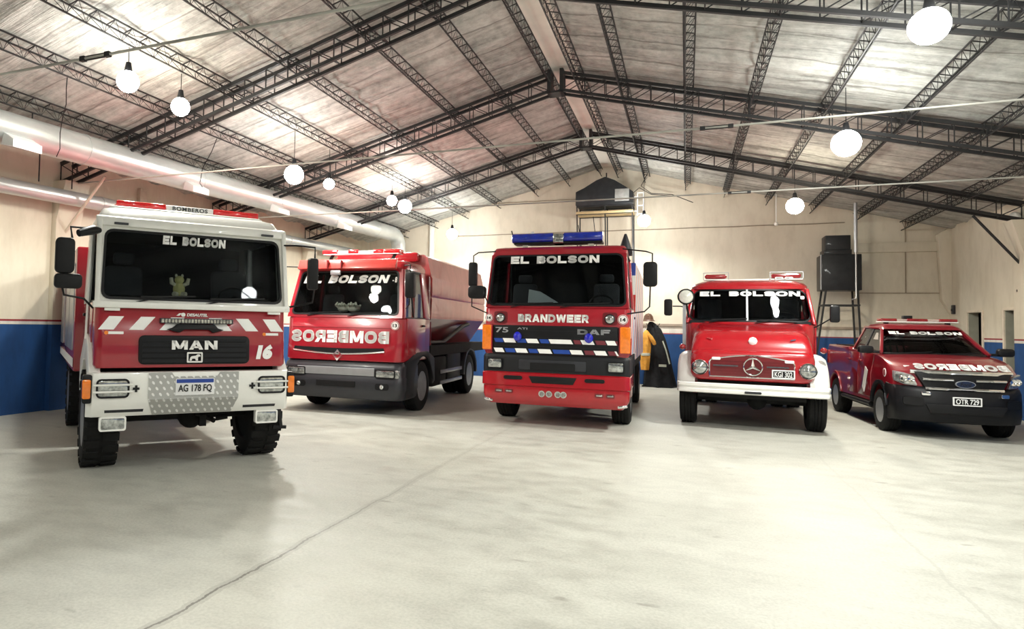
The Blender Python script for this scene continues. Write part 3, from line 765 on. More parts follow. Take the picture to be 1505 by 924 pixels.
# ------------------------------------------------------------------ turnout gear behind the red truck with blue lights
t = thing('coat_stand', 'dark coat stand with turnout gear behind the red truck with the blue light bar', 'coat stand', (-.92, 21.9, 0))
MB().tube([(0, 0, .04), (0, 0, 1.96)], .025, 10).build('pole', IRON, t)
m = MB()
for k in range(4): m.bar((0, 0, .05), (.34 * math.cos(k * PI / 2 + .5), .34 * math.sin(k * PI / 2 + .5), .025), .04)
m.build('foot', IRON, t)
m = MB()
for k in range(4):
    a = k * PI / 2 + .3
    m.tube([(0, 0, 1.9), (.16 * math.cos(a), .16 * math.sin(a), 1.86), (.2 * math.cos(a), .2 * math.sin(a), 1.93)], .012, 6)
m.build('hook', IRON, t)
def drape(name, label, cat, c, secs, folds, mat, n=28, seed=1, sub=None):
    root = thing(name, label, cat, (c[0], c[1], 0))
    rnd = random.Random(seed); ph = rnd.uniform(0, 6)
    rings = []
    for z, ox, oy, rx, ry, fd in secs:
        rings.append([(ox + (rx + fd * math.sin(folds * a + ph)) * math.cos(a), oy + (ry + fd * math.sin(folds * a + ph)) * math.sin(a), z) for a in (2 * PI * k / n for k in range(n))])
    MB().loft(rings).build('cloth', mat, root, angle=70)
    return root
COAT_B = plain('black_turnout_cloth', (.012, .013, .015), .85, 0, 0, .3, 12)
COAT_Y = plain('yellow_turnout_cloth', (.62, .30, .04), .75, 0, 0, .2, 9)
REFL = plain('reflective_tape', (.45, .50, .42), .4, 0, 0, .1, 20)
k = drape('turnout_coat', 'long black turnout coat hanging to the floor from the coat stand', 'coat', (-.86, 21.95),
          [(.02, .14, 0, .46, .30, .05), (.5, .10, 0, .38, .27, .05), (1.0, .06, 0, .33, .24, .04), (1.45, .02, 0, .26, .2, .03), (1.75, -.04, 0, .20, .16, .02), (1.93, -.10, 0, .10, .09, .01), (1.98, -.12, 0, .05, .05, 0)], 7, COAT_B)
MB().box(.0, .30, -.27, -.25, .95, 1.02).mapv(lambda x, y, z: (x * .7 + .12, y - .01, z - .32)).build('reflective_band', REFL, k, label='pale reflective band')
MB().tube([(.22, -.17, 1.40), (.32, -.20, 1.12), (.42, -.22, .72)], .022, 6).build('reflective_edge', REFL, k, label='pale reflective edge')
k = drape('turnout_coat', 'yellow turnout coat hanging in front of the black one', 'coat', (-1.12, 21.62),
          [(.52, -.02, 0, .11, .07, .015), (.8, -.02, 0, .13, .09, .02), (1.2, 0, 0, .14, .09, .02), (1.5, .02, 0, .12, .08, .01), (1.66, .02, .02, .08, .06, .005), (1.72, .02, .04, .03, .03, 0)], 5, COAT_Y, seed=4)
MB().tube([(.08, -.02, 1.6), (.16, -.06, 1.5), (.24, -.05, 1.36), (.26, -.02, 1.3)], [.05, .06, .06, .05], 10).build('sleeve', COAT_Y, k)
MB().lathe([(.135, 0), (.14, .04), (.135, .08)], (0, 0, .95), 'z', 20).build('reflective_band', REFL, k)
t = thing('helmet', 'dark brown helmet resting on top of the coat stand', 'helmet', (-1.05, 21.9, 2.045))
MB().lathe([(.02, .19), (.08, .17), (.13, .10), (.15, .0), (.19, -.03), (.20, -.05), (.15, -.04)], (0, 0, 0), 'z', 22).build('shell', plain('brown_helmet', (.10, .045, .025), .4, 0, .4), t)
MB().tube([(0, -.13, .1), (0, -.06, .18), (0, .06, .18), (0, .13, .1)], .018, 8).build('crest', plain('helmet_crest', (.14, .07, .03), .4), t)

# ------------------------------------------------------------------ vehicle building blocks (x = right in the photo, y = rearwards, z = up)
def lerp(a, b, t): return a + (b - a) * t
def on_plane(z0, y0, z1, y1, d=0.):
    return lambda z: lerp(y0, y1, (z - z0) / (z1 - z0)) - d
def shear(yf):
    return lambda x, y, z: (x, y + yf(z), z)
def wheel(root, x, y, r, w, knobby=False, rim_mat=None, name='tyre'):
    """one wheel: tyre with a rim and hub as sub-parts; x is the middle of the tread"""
    s = 1 if x > 0 else -1
    m = MB()
    prof = [(r * .58, -w * .42), (r * .62, -w * .5), (r * .90, -w * .5), (r * .985, -w * .42), (r, -w * .30)]
    if not knobby:
        for k in (-.18, 0, .18): prof += [(r, w * (k - .035)), (r * .975, w * (k - .02)), (r * .975, w * (k + .02)), (r, w * (k + .035))]
    prof += [(r, w * .30), (r * .985, w * .42), (r * .90, w * .5), (r * .62, w * .5), (r * .58, w * .42)]
    m.lathe([(a, b) for a, b in prof], (x, y, r), 'x', 40)
    if knobby:
        n = 22
        for i in range(n):
            for sd in (-1, 1):
                a = 2 * PI * (i + (.5 if sd > 0 else 0)) / n
                q = m.mark()
                m.box(.02 * sd if sd > 0 else -w * .52, w * .52 if sd > 0 else .02 * sd, -r * .085, r * .085, r * .955, r * 1.02)
                ca, sa = math.cos(a), math.sin(a)
                m.mapv(lambda X, Y, Z: (x + X, y + Y * ca + Z * sa, r - Y * sa + Z * ca), q)
    t = m.build(name, RUBBER, root)
    c = x + s * w * .36
    MB().lathe([(r * .60, s * w * .12), (r * .585, s * w * .02), (r * .54, -s * w * .02), (r * .50, -s * w * .12), (r * .22, -s * w * .16), (r * .20, s * w * .02), (r * .02, s * w * .04)], (c, y, r), 'x', 32).build('rim', rim_mat or STEEL_R, t)
    b = MB()
    for k in range(8):
        a = 2 * PI * k / 8
        b.lathe([(.018, -s * w * .16), (.018, -s * w * .06), (.004, -s * w * .05)], (c, y + r * .34 * math.cos(a), r + r * .34 * math.sin(a)), 'x', 6)
    b.build('wheel_nuts', STEEL_R, t)
    return t
def rect_lamp(root, x0, x1, z0, z1, y, name='headlamp', mat=None, bezel=BLACK_G, d=.03, r=.03, label=None):
    h = MB().ring(rrect(x0, x1, z0, z1, r), rrect(x0 + .018, x1 - .018, z0 + .018, z1 - .018, r * .7), 'y', y - d, y + .03).build(name, bezel, root, label=label)
    MB().prism(rrect(x0 + .014, x1 - .014, z0 + .014, z1 - .014, r * .7), 'y', y - d + .008, y + .02).build('lens', mat or CLEAR_LENS, h, bevel=.006)
    return h
def round_lamp(root, x, y, z, r, name='headlamp', bezel=None, mat=None, d=.05):
    h = MB().lathe([(r * .85, .06), (r, .02), (r * 1.02, -.01), (r * .92, -.03), (r * .88, -.01)], (x, y, z), 'y', 28).build(name, bezel or CHROME, root)
    MB().lathe([(r * .9, 0), (r * .8, -d * .6), (r * .5, -d * .9), (r * .02, -d)], (x, y, z), 'y', 28).build('lens', mat or CLEAR_LENS, h)
    return h
def mirror(root, x0, x1, z0, z1, y, arms, name='mirror', depth=.10, mat=BLACK, d2=None):
    h = MB().prism(rrect(x0, x1, z0, z1, min(x1 - x0, z1 - z0) * .28), 'y', y - depth / 2, y + depth / 2).build(name, mat, root, bevel=.02)
    MB().prism(rrect(x0 + .015, x1 - .015, z0 + .015, z1 - .015, .03), 'y', y + depth / 2 - .004, y + depth / 2 + .006).build('mirror_glass', CHROME, h)
    if arms:
        for p in arms: MB().tube(p, .012, 8).build('mirror_arm', BLACK, h)
    return h
def quad_pane(pts, t=.008):
    """thin pane through four 3-D corners"""
    p = [Vector(q) for q in pts]; n = (p[1] - p[0]).cross(p[3] - p[0]).normalized() * t
    return MB().loft([[tuple(q) for q in p], [tuple(q + n) for q in p]])
def post(a_quad, b_quad):
    return MB().loft([a_quad, b_quad])

def cabover(root, S):
    """forward-control cab: body, pillars, roof, glazing, doors and the dark interior"""
    w0, w1, zb, zs, zh, zt = S['w0'], S['w1'], S['zb'], S['zs'], S['zh'], S['zt']
    yb0, ys, yh, yt, yB = S['yb'], S['ys'], S['yh'], S['yt'], S['yB']
    body, pil, roofm = S['body'], S['pillar'], S['roof']
    rf = S.get('rf', .12)
    secs = [(zb, w0 - .02, yb0), (lerp(zb, zs, .04), w0, yb0 - .005), (lerp(zb, zs, .5), w0, lerp(yb0, ys, .5)), (zs - .02, w0, ys), (zs, w0 - .015, ys + .015)]
    MB().loft([[(x, y, z) for x, y in plan(w, yf, yB, rf, .05)] for z, w, yf in secs]).build('cab_body', body, root)
    zm = lerp(zh, zt, .45)
    secs = S.get('roofsecs') or [(zh, w1, yh), (zm, w1 + .0, lerp(yh, yt, .35)), (lerp(zm, zt, .7), w1 - .04, lerp(yh, yt, .75)), (zt, w1 - .14, yt + .10)]
    MB().loft([[(x, y, z) for x, y in plan(w, yf, yB - (.0 if i < 2 else .05), rf * 1.1, .06)] for i, (z, w, yf) in enumerate(secs)]).build('cab_roof', roofm, root)
    yf = on_plane(zs, ys, zh, yh)
    wx = lambda z: lerp(w0, w1, (z - zs) / (zh - zs))
    # windscreen surround with its rubber seal and pane
    g0, g1, gw0, gw1, gr = S['g0'], S['g1'], S['gw0'], S['gw1'], S.get('gr', .07)
    bow = S.get('bow', 0.)
    def taper(x, y, z):
        t = (z - g0) / (g1 - g0)
        X = x * lerp(gw0, gw1, t)
        return (X, y + yf(z) + bow * X * X, z)
    outer = rrect_fine(-1, 1, zs, zh, .01); inner = rrect_fine(-1, 1, g0, g1, gr)
    mo = MB().ring(outer, inner, 'y', 0., .07)
    n = len(outer)
    vs = []
    for i, (x, y, z) in enumerate(mo.v):
        if i < 2 * n: vs.append((x * wx(z) * .985, y + yf(z) + bow * (x * wx(z)) ** 2, z))
        else: vs.append(taper(x, y, z))
    mo.v = vs
    mo.build('windscreen_surround', pil, root)
    MB().ring(inner, rrect_fine(-.975, .975, g0 + .03, g1 - .03, gr * .8), 'y', -.012, .03).mapv(taper).build('windscreen_seal', BLACK, root)
    if bow:
        MB().loft([[taper(-.995 + 1.99 * i / 24, d, z) for d, z in ((.02, g0 + .005), (.02, g1 - .005), (.028, g1 - .005), (.028, g0 + .005))] for i in range(25)]).build('windscreen', GLASS, root)
    else:
        MB().prism(rrect(-.985, .985, g0 + .015, g1 - .015, gr * .85), 'y', .0, .008).mapv(taper).build('windscreen', GLASS, root)
    # side pillars, side glass, doors
    yd0, yd1 = S.get('door', (lerp(ys, yB, .22), yB - .35))
    for s in (-1, 1):
        P = lambda z, ya, yb_, th=.06: [(s * wx(z), ya, z), (s * wx(z), yb_, z), (s * (wx(z) - th), yb_, z), (s * (wx(z) - th), ya, z)]
        post(P(zs, ys + .03, ys + .16), P(zh, yh + .03, yh + .12)).build('front_pillar', pil, root, bevel=.008)
        post(P(zs, yd1, yB), P(zh, yd1, yB)).build('rear_pillar', S.get('rear_pillar', body), root, bevel=.008)
        d = MB().prism([(yd0 - .06, zb + .12), (yd1, zb + .12), (yd1, zs), (ys + .17, zs)], 'x', s * w0 * .985, s * (w0 + .012)).build('door', S.get('doorm', body), root, bevel=.006)
        MB().box(min(s * (w0 + .01), s * (w0 + .035)), max(s * (w0 + .01), s * (w0 + .035)), yd1 - .22, yd1 - .08, zs - .16, zs - .12).build('door_handle', BLACK, d, bevel=.005)
        quad_pane([(s * (w0 - .03), ys + .15, zs), (s * (w0 - .03), yd1, zs), (s * (w1 - .03), yd1, zh), (s * (w1 - .03), yh + .11, zh)]).build('side_window', GLASS_S, d)
        fr = MB()
        fr.bar((s * (w0 - .015), ys + .16, zs + .01), (s * (w0 - .015), yd1, zs + .01), .03).bar((s * (w1 - .015), yh + .12, zh - .015), (s * (w1 - .015), yd1, zh - .015), .03)
        fr.bar((s * (w0 - .02), yd0 + .28, zs), (s * (w1 - .02), yd0 + .30, zh), .025)
        fr.build('window_frame', BLACK, d)
    # rear wall with a back window opening
    if S.get('back_window'):
        rw = MB().ring(rrect(-w1 + .03, w1 - .03, zs - .02, zh + .02, .02), rrect(-w1 + .25, w1 - .25, zs + .22, zh - .12, .05), 'y', yB - .06, yB - .01)
    else:
        rw = MB().box(-w1 + .02, w1 - .02, yB - .06, yB - .01, zs - .02, zh + .02)
    rw.build('rear_panel', INTERIOR, root)
    MB().box(-w1 + .06, w1 - .06, yh + .10, yB - .06, zh - .02, zh - .005).build('headliner', INTERIOR, root)
    MB().box(-w0 + .07, w0 - .07, ys + .06, yB - .06, zs - .005, zs + .006).build('cab_floor', INTERIOR, root)
    for s in (-1, 1):
        MB().box(*sorted((s * (w1 - .10), s * (w1 - .07))), yB - .38, yB - .05, zs, zh).build('side_lining', INTERIOR, root)
    # interior
    MB().prism([(ys + .04, zs - .02), (ys + .62, zs - .02), (ys + .58, zs + .05), (ys + .45, zs + .10), (ys + .10, zs + .05)], 'x', -w0 + .08, w0 - .08).build('dashboard', INTERIOR, root, bevel=.02)
    for x in (-.62 * w0, .62 * w0):
        y = lerp(ys, yB, .62)
        m = MB().prism(rrect(x - .23, x + .23, zs - .02, zs + .50, .07), 'y', y, y + .13).mapv(lambda X, Y, Z: (X, Y + (Z - zs) * .18, Z))
        m.prism(rrect(x - .13, x + .13, zs + .52, zs + .68, .05), 'y', y + .10, y + .19)
        m.build('seat_back', SEATM, root, bevel=.03)
    sx = .58 * w0
    q = MB(); cx, cy, cz = sx, ys + .72, zs + .10
    ring = [(cx + .21 * math.cos(a), cy + .21 * math.sin(a) * .55, cz + .21 * math.sin(a) * .75) for a in (2 * PI * k / 24 for k in range(25))]
    q.tube(ring, .016, 8).bar((cx - .2, cy, cz), (cx + .2, cy, cz), .03).ball((cx, cy, cz), .05, 10, 6)
    q.build('steering_wheel', BLACK, root)
    # wipers
    for x0, x1 in ((-.62 * w0, -.02), (.10, .74 * w0)):
        z = g0 + .005
        m = MB().bar((x0, yf(z) - .03 + bow * x0 * x0, z - .03), ((x0 + x1) / 2, yf(z + .05) - .035, z + .045), .014).bar((x0 + .05, yf(z) - .03, z + .03), (x1, yf(z + .05) - .03, z + .055), .014, .02)
        m.build('wiper', BLACK, root)
    return yf
def chassis(root, yF, yR, w, zt=1.0, axles=()):
    m = MB()
    for s in (-1, 1): m.box(min(s * .38, s * .48), max(s * .38, s * .48), yF, yR, .62, .86)
    for y in (yF + .3, (yF + yR) / 2, yR - .3): m.box(-.45, .45, y - .06, y + .06, .64, .82)
    m.build('chassis_frame', UNDER, root, bevel=.01)
    for y, r in axles:
        a = MB().tube([(-w, y, r), (w, y, r)], .07, 12).ball((.12, y, r), (.17, .22, .19), 14, 8)
        a.build('axle', UNDER, root)
def number_disc(root, x, y, z, txt, r=.085):
    d = MB().lathe([(r, 0), (r, -.006), (.002, -.006)], (x, y, z), 'y', 28).build('number_disc', WHITE_L, root, label='round white disc with the number ' + txt)
    MB().ring(arc(x, z, r * .93, 0, 350, 27), arc(x, z, r * .82, 0, 350, 27), 'y', y - .010, y - .005).build('disc_ring', RED, d)
    lettering(txt, x - r * .5, x + r * .5, z - r * .38, z + r * .38, y - .007, INK, d, bold=.03)
def plate(root, x0, x1, z0, z1, y, txt, top=None, field=PLATE_W, ink=INK, split=None):
    p = MB().prism(rrect(x0, x1, z0, z1, .012), 'y', y - .012, y).build('number_plate', field, root, bevel=.002, label='number plate')
    h = z1 - z0
    if top: MB().prism(rrect(x0 + .01, x1 - .01, z1 - h * .26, z1 - .006, .006), 'y', y - .015, y - .011).build('plate_band', top, p)
    lettering(txt, x0 + .03, x1 - .03, z0 + h * .14, z0 + h * (.64 if top else .84), y - .013, ink, p, bold=.012)
    return p

# ================================================================== truck 1: red and white, number 16
V = thing('fire_truck', 'red and white fire truck with a white bumper, number 16 on its front, leftmost', 'fire truck', (-5.215, 6.242, 0), .909)
yf = cabover(V, dict(w0=1.10, w1=1.07, zb=1.20, zs=1.93, zh=2.80, zt=3.07, yb=.07, ys=.12, yh=.26, yt=.50, yB=1.95, rf=.09,
                     body=RED, pillar=WHITE, roof=WHITE, g0=1.965, g1=2.77, gw0=1.05, gw1=1.02, gr=.09, doorm=RED, rear_pillar=WHITE))
fy = on_plane(1.2, .07, 1.93, .12)
# white tubes round the windscreen and roof edge
m = MB().bar((-1.13, .08, 1.905), (1.13, .08, 1.905), .07, .075)
m.build('windscreen_rail', WHITE, V, bevel=.015)
for s in (-1, 1):
    MB().bar((s * 1.085, .07, 1.88), (s * 1.075, .235, 2.87), .055, .06).build('front_tube', WHITE, V, bevel=.012)
m = MB().prism([(.20, 2.80), (.22, 2.90), (.34, 2.93), (.34, 2.80)], 'x', -1.11, 1.11).build('roof_gutter', WHITE, V, bevel=.015)
MB().box(-.93, -.78, .175, .21, 2.815, 2.84).box(.78, .93, .175, .21, 2.815, 2.84).build('marker_lamp', GREY, m)
# bumper
m = MB()
def bplan(ye, z, wr=1.0, n=6):   # one horizontal outline of the bumper skin, corners swept back
    pts = [(-1.13 * wr, .34), (-1.16 * wr, .16), (-1.10 * wr, .02), (-1.0, ye), (1.0, ye), (1.10 * wr, .02), (1.16 * wr, .16), (1.13 * wr, .34)]
    return [(x, max(y, ye), z) for x, y in pts] + [(1.06 * wr, .34, z), (1.02, .20, z), (-1.02, .20, z), (-1.06 * wr, .34, z)]
m.loft([bplan(0, 1.15), bplan(0, .84), bplan(.10, .66)])
bp = m.build('bumper', WHITE, V, bevel=.006)
MB().prism([(-.53, .845), (-.53, 1.145), (-.28, 1.145), (-.25, 1.10), (.24, 1.10), (.27, 1.145), (.49, 1.145), (.49, .845)], 'y', -.012, .004).build('chequer_plate', CHEQUER, bp)
MB().add([(-.53, -.008, .84), (.49, -.008, .84), (.43, .092, .665), (-.47, .092, .665)], [(0, 1, 2, 3)]).add([(-.53, .012, .84), (.49, .012, .84), (.43, .112, .665), (-.47, .112, .665)], [(3, 2, 1, 0)]).build('chequer_chin', CHEQUER, bp)
for s in (-1, 1):
    a, b = sorted((s * .56, s * .98))
    MB().add([(a, .028, .79), (b, .028, .79), (b - .01, .075, .705), (a + .01, .075, .705)], [(0, 1, 2, 3)]).add([(a, .048, .79), (b, .048, .79), (b - .01, .095, .705), (a + .01, .095, .705)], [(3, 2, 1, 0)]).build('step_grip', GREY, bp)
    h = rect_lamp(V, s * .90 - .17, s * .90 + .17, .875, 1.085, .0, d=.02, r=.05)
    g = MB()
    for z in (.945, 1.02): g.tube([(s * .90 - .20, -.035, z), (s * .90 + .20, -.035, z)], .012, 8)
    g.build('guard_bar', WHITE, h)
    MB().box(s * .66 - .035, s * .66 + .035, -.01, 0, .96, .985).box(s * .66 - .012, s * .66 + .012, -.012, 0, .935, 1.01).build('latch', BLACK, bp)
    b_ = MB().prism(rrect(*sorted((s * 1.11, s * 1.20)), .82, 1.13, .02), 'y', .03, .16).build('indicator', BLACK, V, bevel=.006)
    MB().prism(rrect(*sorted((s * 1.12, s * 1.205)), .87, 1.08, .02), 'y', .02, .15).build('indicator_lens', ORANGE, b_, bevel=.008)
    f = rect_lamp(V, s * .88 - .14, s * .88 + .14, .50, .66, .14, 'fog_lamp', bezel=WHITE, r=.025, d=.05)
    MB().bar((s * .88, .18, .64), (s * .88, .18, .72), .03).build('bracket', BLACK, f)
    # mudguard: white arch over the front wheel
    out = [(.14, .70), (.12, 1.14), (.22, 1.26), (.40, 1.46), (.62, 1.56), (.95, 1.56), (1.60, 1.22), (1.62, .95), (1.50, .80)] + arc(.86, .60, .66, 12, 168, 12)
    MB().prism(out, 'x', *sorted((s * 1.02, s * 1.14))).build('mudguard', WHITE, V, bevel=.01)
    MB().bar((s * 1.125, .78, 1.50), (s * 1.095, .84, 2.84), .03, .09).build('door_edge', WHITE, V, bevel=.008)
    wheel(V, s * .965, .86, .56, .36, knobby=True)
    wheel(V, s * .965, 4.25, .56, .36, knobby=True)
MB().bar((1.06, .18, .68), (1.10, .20, .42), .03, .05).bar((1.00, .20, .43), (1.17, .20, .42), .04, .04).build('step_bracket', BLACK, V)
plate(V, -.24, .20, .885, 1.075, -.016, 'AG 178 FQ', top=PLATE_B)
# grille and front panel dressing
gr = MB().prism(rrect(-.64, .63, 1.235, 1.565, .06), 'y', -.03, .02).mapv(shear(fy)).build('grille', BLACK_G, V, bevel=.01)
m = MB()
for z in (1.275, 1.335, 1.395, 1.455, 1.515): m.prism([(-.045, z - .018), (-.03, z + .02), (-.02, z + .02), (-.02, z - .02)], 'x', -.60, .59)
m.mapv(lambda x, y, z: (x, y + fy(z), z)).build('grille_slat', GREY_D, gr)
heavy('MAN', -.285, .235, 1.405, 1.51, lambda z: fy(z) - .045, BRIGHT, V, depth=.012)
f = MB().ring(rrect(-.115, .065, 1.255, 1.375, .012), rrect(-.098, .048, 1.272, 1.358, .008), 'y', -.058, -.045).mapv(shear(fy)).build('emblem', BRIGHT, gr)
# a walking lion as a small raised shape
lion = [(-.085, 1.278), (-.062, 1.278), (-.055, 1.300), (-.02, 1.300), (-.012, 1.278), (.012, 1.278), (.010, 1.310), (.020, 1.325), (.036, 1.322), (.040, 1.337), (.026, 1.350), (.006, 1.350), (-.012, 1.335), (-.06, 1.328), (-.075, 1.315)]
MB().prism(lion, 'y', -.056, -.045).mapv(shear(fy)).build('emblem_lion', BRIGHT, f, smooth=False)
lettering('16', .715, .925, 1.285, 1.465, lambda z: fy(z) - .006, WHITE_L, V, shear=.2, bold=.08)
for a, b in (((-.955, -.80), (-1.065, -.905)), ((-.62, -.465), (-.745, -.59)), ((-.29, -.14), (-.42, -.26))):
    for s in (1, -1):
        MB().prism([(s * b[0], 1.625), (s * b[1], 1.625), (s * a[1], 1.775), (s * a[0], 1.775)], 'y', -.005, .004).mapv(shear(fy)).build('hazard_stripe', WHITE_L, V, smooth=False)
m = MB().prism(rrect(-.42, .42, 1.705, 1.765, .01), 'y', -.06, .0).mapv(shear(fy)).build('light_strip', GREY, V, bevel=.004)
q = MB()
for i in range(22): q.prism(rrect(-.405 + i * .037, -.405 + i * .037 + .027, 1.715, 1.755, .004, 2), 'y', -.064, -.058)
q.mapv(shear(fy)).build('light_strip_lens', CLEAR_LENS, m)
m = MB().prism([(-.27, 1.615), (-.34, 1.635), (-.28, 1.655), (-.22, 1.70), (.20, 1.70), (.24, 1.655), (.31, 1.635), (.24, 1.615), (.18, 1.60), (.14, 1.635), (-.15, 1.635), (-.20, 1.60)], 'y', -.06, .0).mapv(shear(fy)).build('grab_handle', BLACK, V, bevel=.008)
lettering('DESAUTEL', -.115, .125, 1.79, 1.825, lambda z: fy(z) - .004, WHITE_L, V, shear=.15, bold=.03)
MB().prism(arc(-.155, 1.808, .024, 0, 340, 17), 'y', -.005, 0).mapv(shear(fy)).prism([(-.235, 1.795), (-.20, 1.825), (-.17, 1.825), (-.20, 1.795)], 'y', .108, .114).build('maker_emblem', WHITE_L, V, smooth=False)
for x0 in (-1.0, .80):
    s = MB().prism(rrect(x0 + .04, x0 + .20, 1.575, 1.605, .004), 'y', -.004, .004).mapv(shear(fy)).build('sticker', WHITE_L, V, label='small white sticker')
    MB().prism(arc(x0 + .02, 1.59, .022, 0, 330, 11), 'y', -.006, .004).mapv(shear(fy)).build('sticker_dot', ORANGE, s)
for x in (-.93, .93): MB().box(x - .08, x + .08, .055, .09, 1.835, 1.865).build('clip', WHITE, V, bevel=.005)
heavy('EL BOLSON', -.395, .345, 2.63, 2.735, lambda z: yf(z) - .012, WHITE_L, V, shear=.1)
# roof light bar
lb = MB().box(-.84, .92, .83, 1.08, 3.10, 3.125).bar((-.55, .95, 3.02), (-.55, .95, 3.11), .08).bar((.6, .95, 3.02), (.6, .95, 3.11), .08).build('light_bar', WHITE, V, bevel=.005)
MB().prism(rrect(.83, 1.08, 3.125, 3.205, .03), 'x', -.85, -.27).build('light_bar_lens', RED_LENS, lb, bevel=.012)
MB().prism(rrect(.83, 1.08, 3.125, 3.205, .03), 'x', .33, .93).build('light_bar_lens', RED_LENS, lb, bevel=.012)
MB().prism(rrect(.84, 1.07, 3.125, 3.20, .02), 'x', -.265, .325).build('light_bar_sign', WHITE_L, lb, bevel=.006)
lettering('BOMBEROS', -.19, .25, 3.138, 3.187, .839, GREY, lb, bold=.02, spacing=1.15)
m = MB().prism(plan(.95, .62, 1.7, .12, .12), 'z', 3.04, 3.10).build('roof_plinth', WHITE, V, bevel=.03)
# mirrors
mirror(V, -1.52, -1.33, 2.22, 2.60, -.02, [[(-1.36, -.02, 2.60), (-1.38, -.02, 2.72), (-1.14, .14, 2.74), (-1.07, .2, 2.72)], [(-1.44, -.02, 2.08), (-1.42, -.02, 1.99), (-1.22, .10, 1.96), (-1.12, .16, 1.86)]], depth=.12)
mirror(V, -1.52, -1.25, 2.06, 2.215, -.02, None, 'wide_angle_mirror', depth=.14)
MB().tube([(-1.30, .0, 2.66), (-1.15, .1, 2.72), (-1.08, .18, 2.73)], [.04, .055, .03], 10).build('mirror_shroud', BLACK, V)
mirror(V, 1.33, 1.46, 2.16, 2.56, -.02, [[(1.42, -.02, 2.56), (1.42, -.02, 2.70), (1.2, .1, 2.72), (1.06, .2, 2.72)], [(1.42, -.02, 2.16), (1.40, -.02, 2.0), (1.12, .14, 1.93)]], depth=.10)
# rear body
MB().box(-1.20, 1.20, 2.10, 6.6, 1.02, 2.72).build('rear_body', RED, V, bevel=.03)
for s in (-1, 1):
    for y0 in (2.2, 3.3, 5.05): MB().prism(rrect(y0, y0 + .98, 1.3, 2.5, .04), 'x', *sorted((s * 1.2, s * 1.215))).build('locker_shutter', SILVER, V)
m = MB()
for s in (-1, 1): m.box(*sorted((s * 1.2, s * 1.208)), 2.1, 6.6, 1.08, 1.2)
m.build('side_stripe', WHITE_L, V)
MB().box(-1.06, 1.06, .34, 1.9, 1.02, 1.2).box(-.5, .5, .3, 2.0, .66, 1.05).build('engine_tray', UNDER, V, bevel=.02)
m = MB().tube([(.12, .55, .60), (.30, .55, .52), (.34, .5, .50)], .03, 8).tube([(.36, .52, .53), (.5, .5, .55)], .035, 8).box(.16, .24, .5, .6, .44, .58)
m.build('steering_link', UNDER, V)
chassis(V, .3, 6.5, .85, axles=((.86, .56), (4.25, .56)))
# plush on the dashboard (a loose thing)
PLUSH_W = plain('plush_white', (.78, .74, .55), .95, 0, 0, .2, 30); PLUSH_Y = plain('plush_yellow', (.74, .68, .28), .95, 0, 0, .15, 30)
def in_v(V, x, y, z):
    a = V.rotation_euler[2]; return (V.location.x + x * math.cos(a) - y * math.sin(a), V.location.y + x * math.sin(a) + y * math.cos(a), z)
t = thing('plush_toy', 'small pale yellow plush toy behind the windscreen of the truck numbered 16', 'toy', in_v(V, -.19, .24, 2.02), .909)
MB().ball((0, 0, .09), (.07, .055, .09), 14, 10).build('body', PLUSH_Y, t)
MB().ball((0, -.01, .20), (.055, .05, .05), 14, 10).build('head', PLUSH_Y, t)
for s in (-1, 1):
    MB().tube([(s * .05, -.01, .14), (s * .09, -.03, .16), (s * .10, -.04, .22)], [.022, .025, .02], 8).build('arm', PLUSH_W, t)
    MB().tube([(s * .03, -.03, .03), (s * .07, -.07, .03)], [.03, .028], 8).build('leg', PLUSH_W, t)
    MB().ball((s * .035, 0, .25), (.016, .012, .022), 8, 6).build('ear', PLUSH_W, t)

# ================================================================== truck 2: red tanker lettered BOMBEROS
V = thing('tanker_truck', 'red water tanker with mirror-written white letters and grey bumper, second from left', 'fire truck', (-6.12, 11.45, 0), .05)
yf = cabover(V, dict(w0=1.25, w1=1.14, zb=1.03, zs=1.86, zh=2.82, zt=3.02, yb=.03, ys=.08, yh=.36, yt=.62, yB=1.75, rf=.17,
                     body=RED, pillar=RED, roof=RED_BRIGHT, g0=1.91, g1=2.79, gw0=1.15, gw1=1.05, gr=.08))
fy = on_plane(1.03, .03, 1.86, .08)
heavy('BOMBEROS', -1.10, .98, 1.37, 1.605, lambda z: fy(z) - .006, WHITE_L, V, mirror=True)
heavy('EL BOLSON', -.98, .88, 2.54, 2.70, lambda z: yf(z) - .012, WHITE_L, V, shear=.25)
lettering('- 8', .94, 1.03, 2.55, 2.66, lambda z: yf(z) - .004, WHITE_L, V, bold=.02)
# curved grille slot with chrome lip
top = [(-1.02 + 1.90 * i / 12, 1.285 - .02 * math.sin(PI * i / 12)) for i in range(13)]
botp = [(.90 - 1.94 * i / 12, 1.225 - .06 * math.sin(PI * i / 12)) for i in range(13)]
g = MB().prism(top + botp, 'y', -.012, .03).mapv(shear(fy)).build('grille', BLACK_G, V)
MB().tube([(-1.04 + 1.94 * i / 16, fy(1.2) - .015, 1.215 - .06 * math.sin(PI * i / 16)) for i in range(17)], .016, 8).build('grille_trim', CHROME, g)
MB().ring([(-.07, 1.02), (.03, 1.13), (-.07, 1.24), (-.17, 1.13)], [(-.07, 1.07), (-.005, 1.13), (-.07, 1.19), (-.135, 1.13)], 'y', -.035, -.005).mapv(shear(fy)).build('emblem', CHROME, g)
number_disc(V, 1.09, fy(1.7) - .004, 1.72, '13')
m = MB()
for z in (1.08, 1.66): m.box(-1.1, 1.1, -.003, .0, z, z + .008)
m.box(1.0, 1.008, -.003, 0, 1.09, 1.66).mapv(shear(fy)).build('panel_gap', RED_DARK, V)
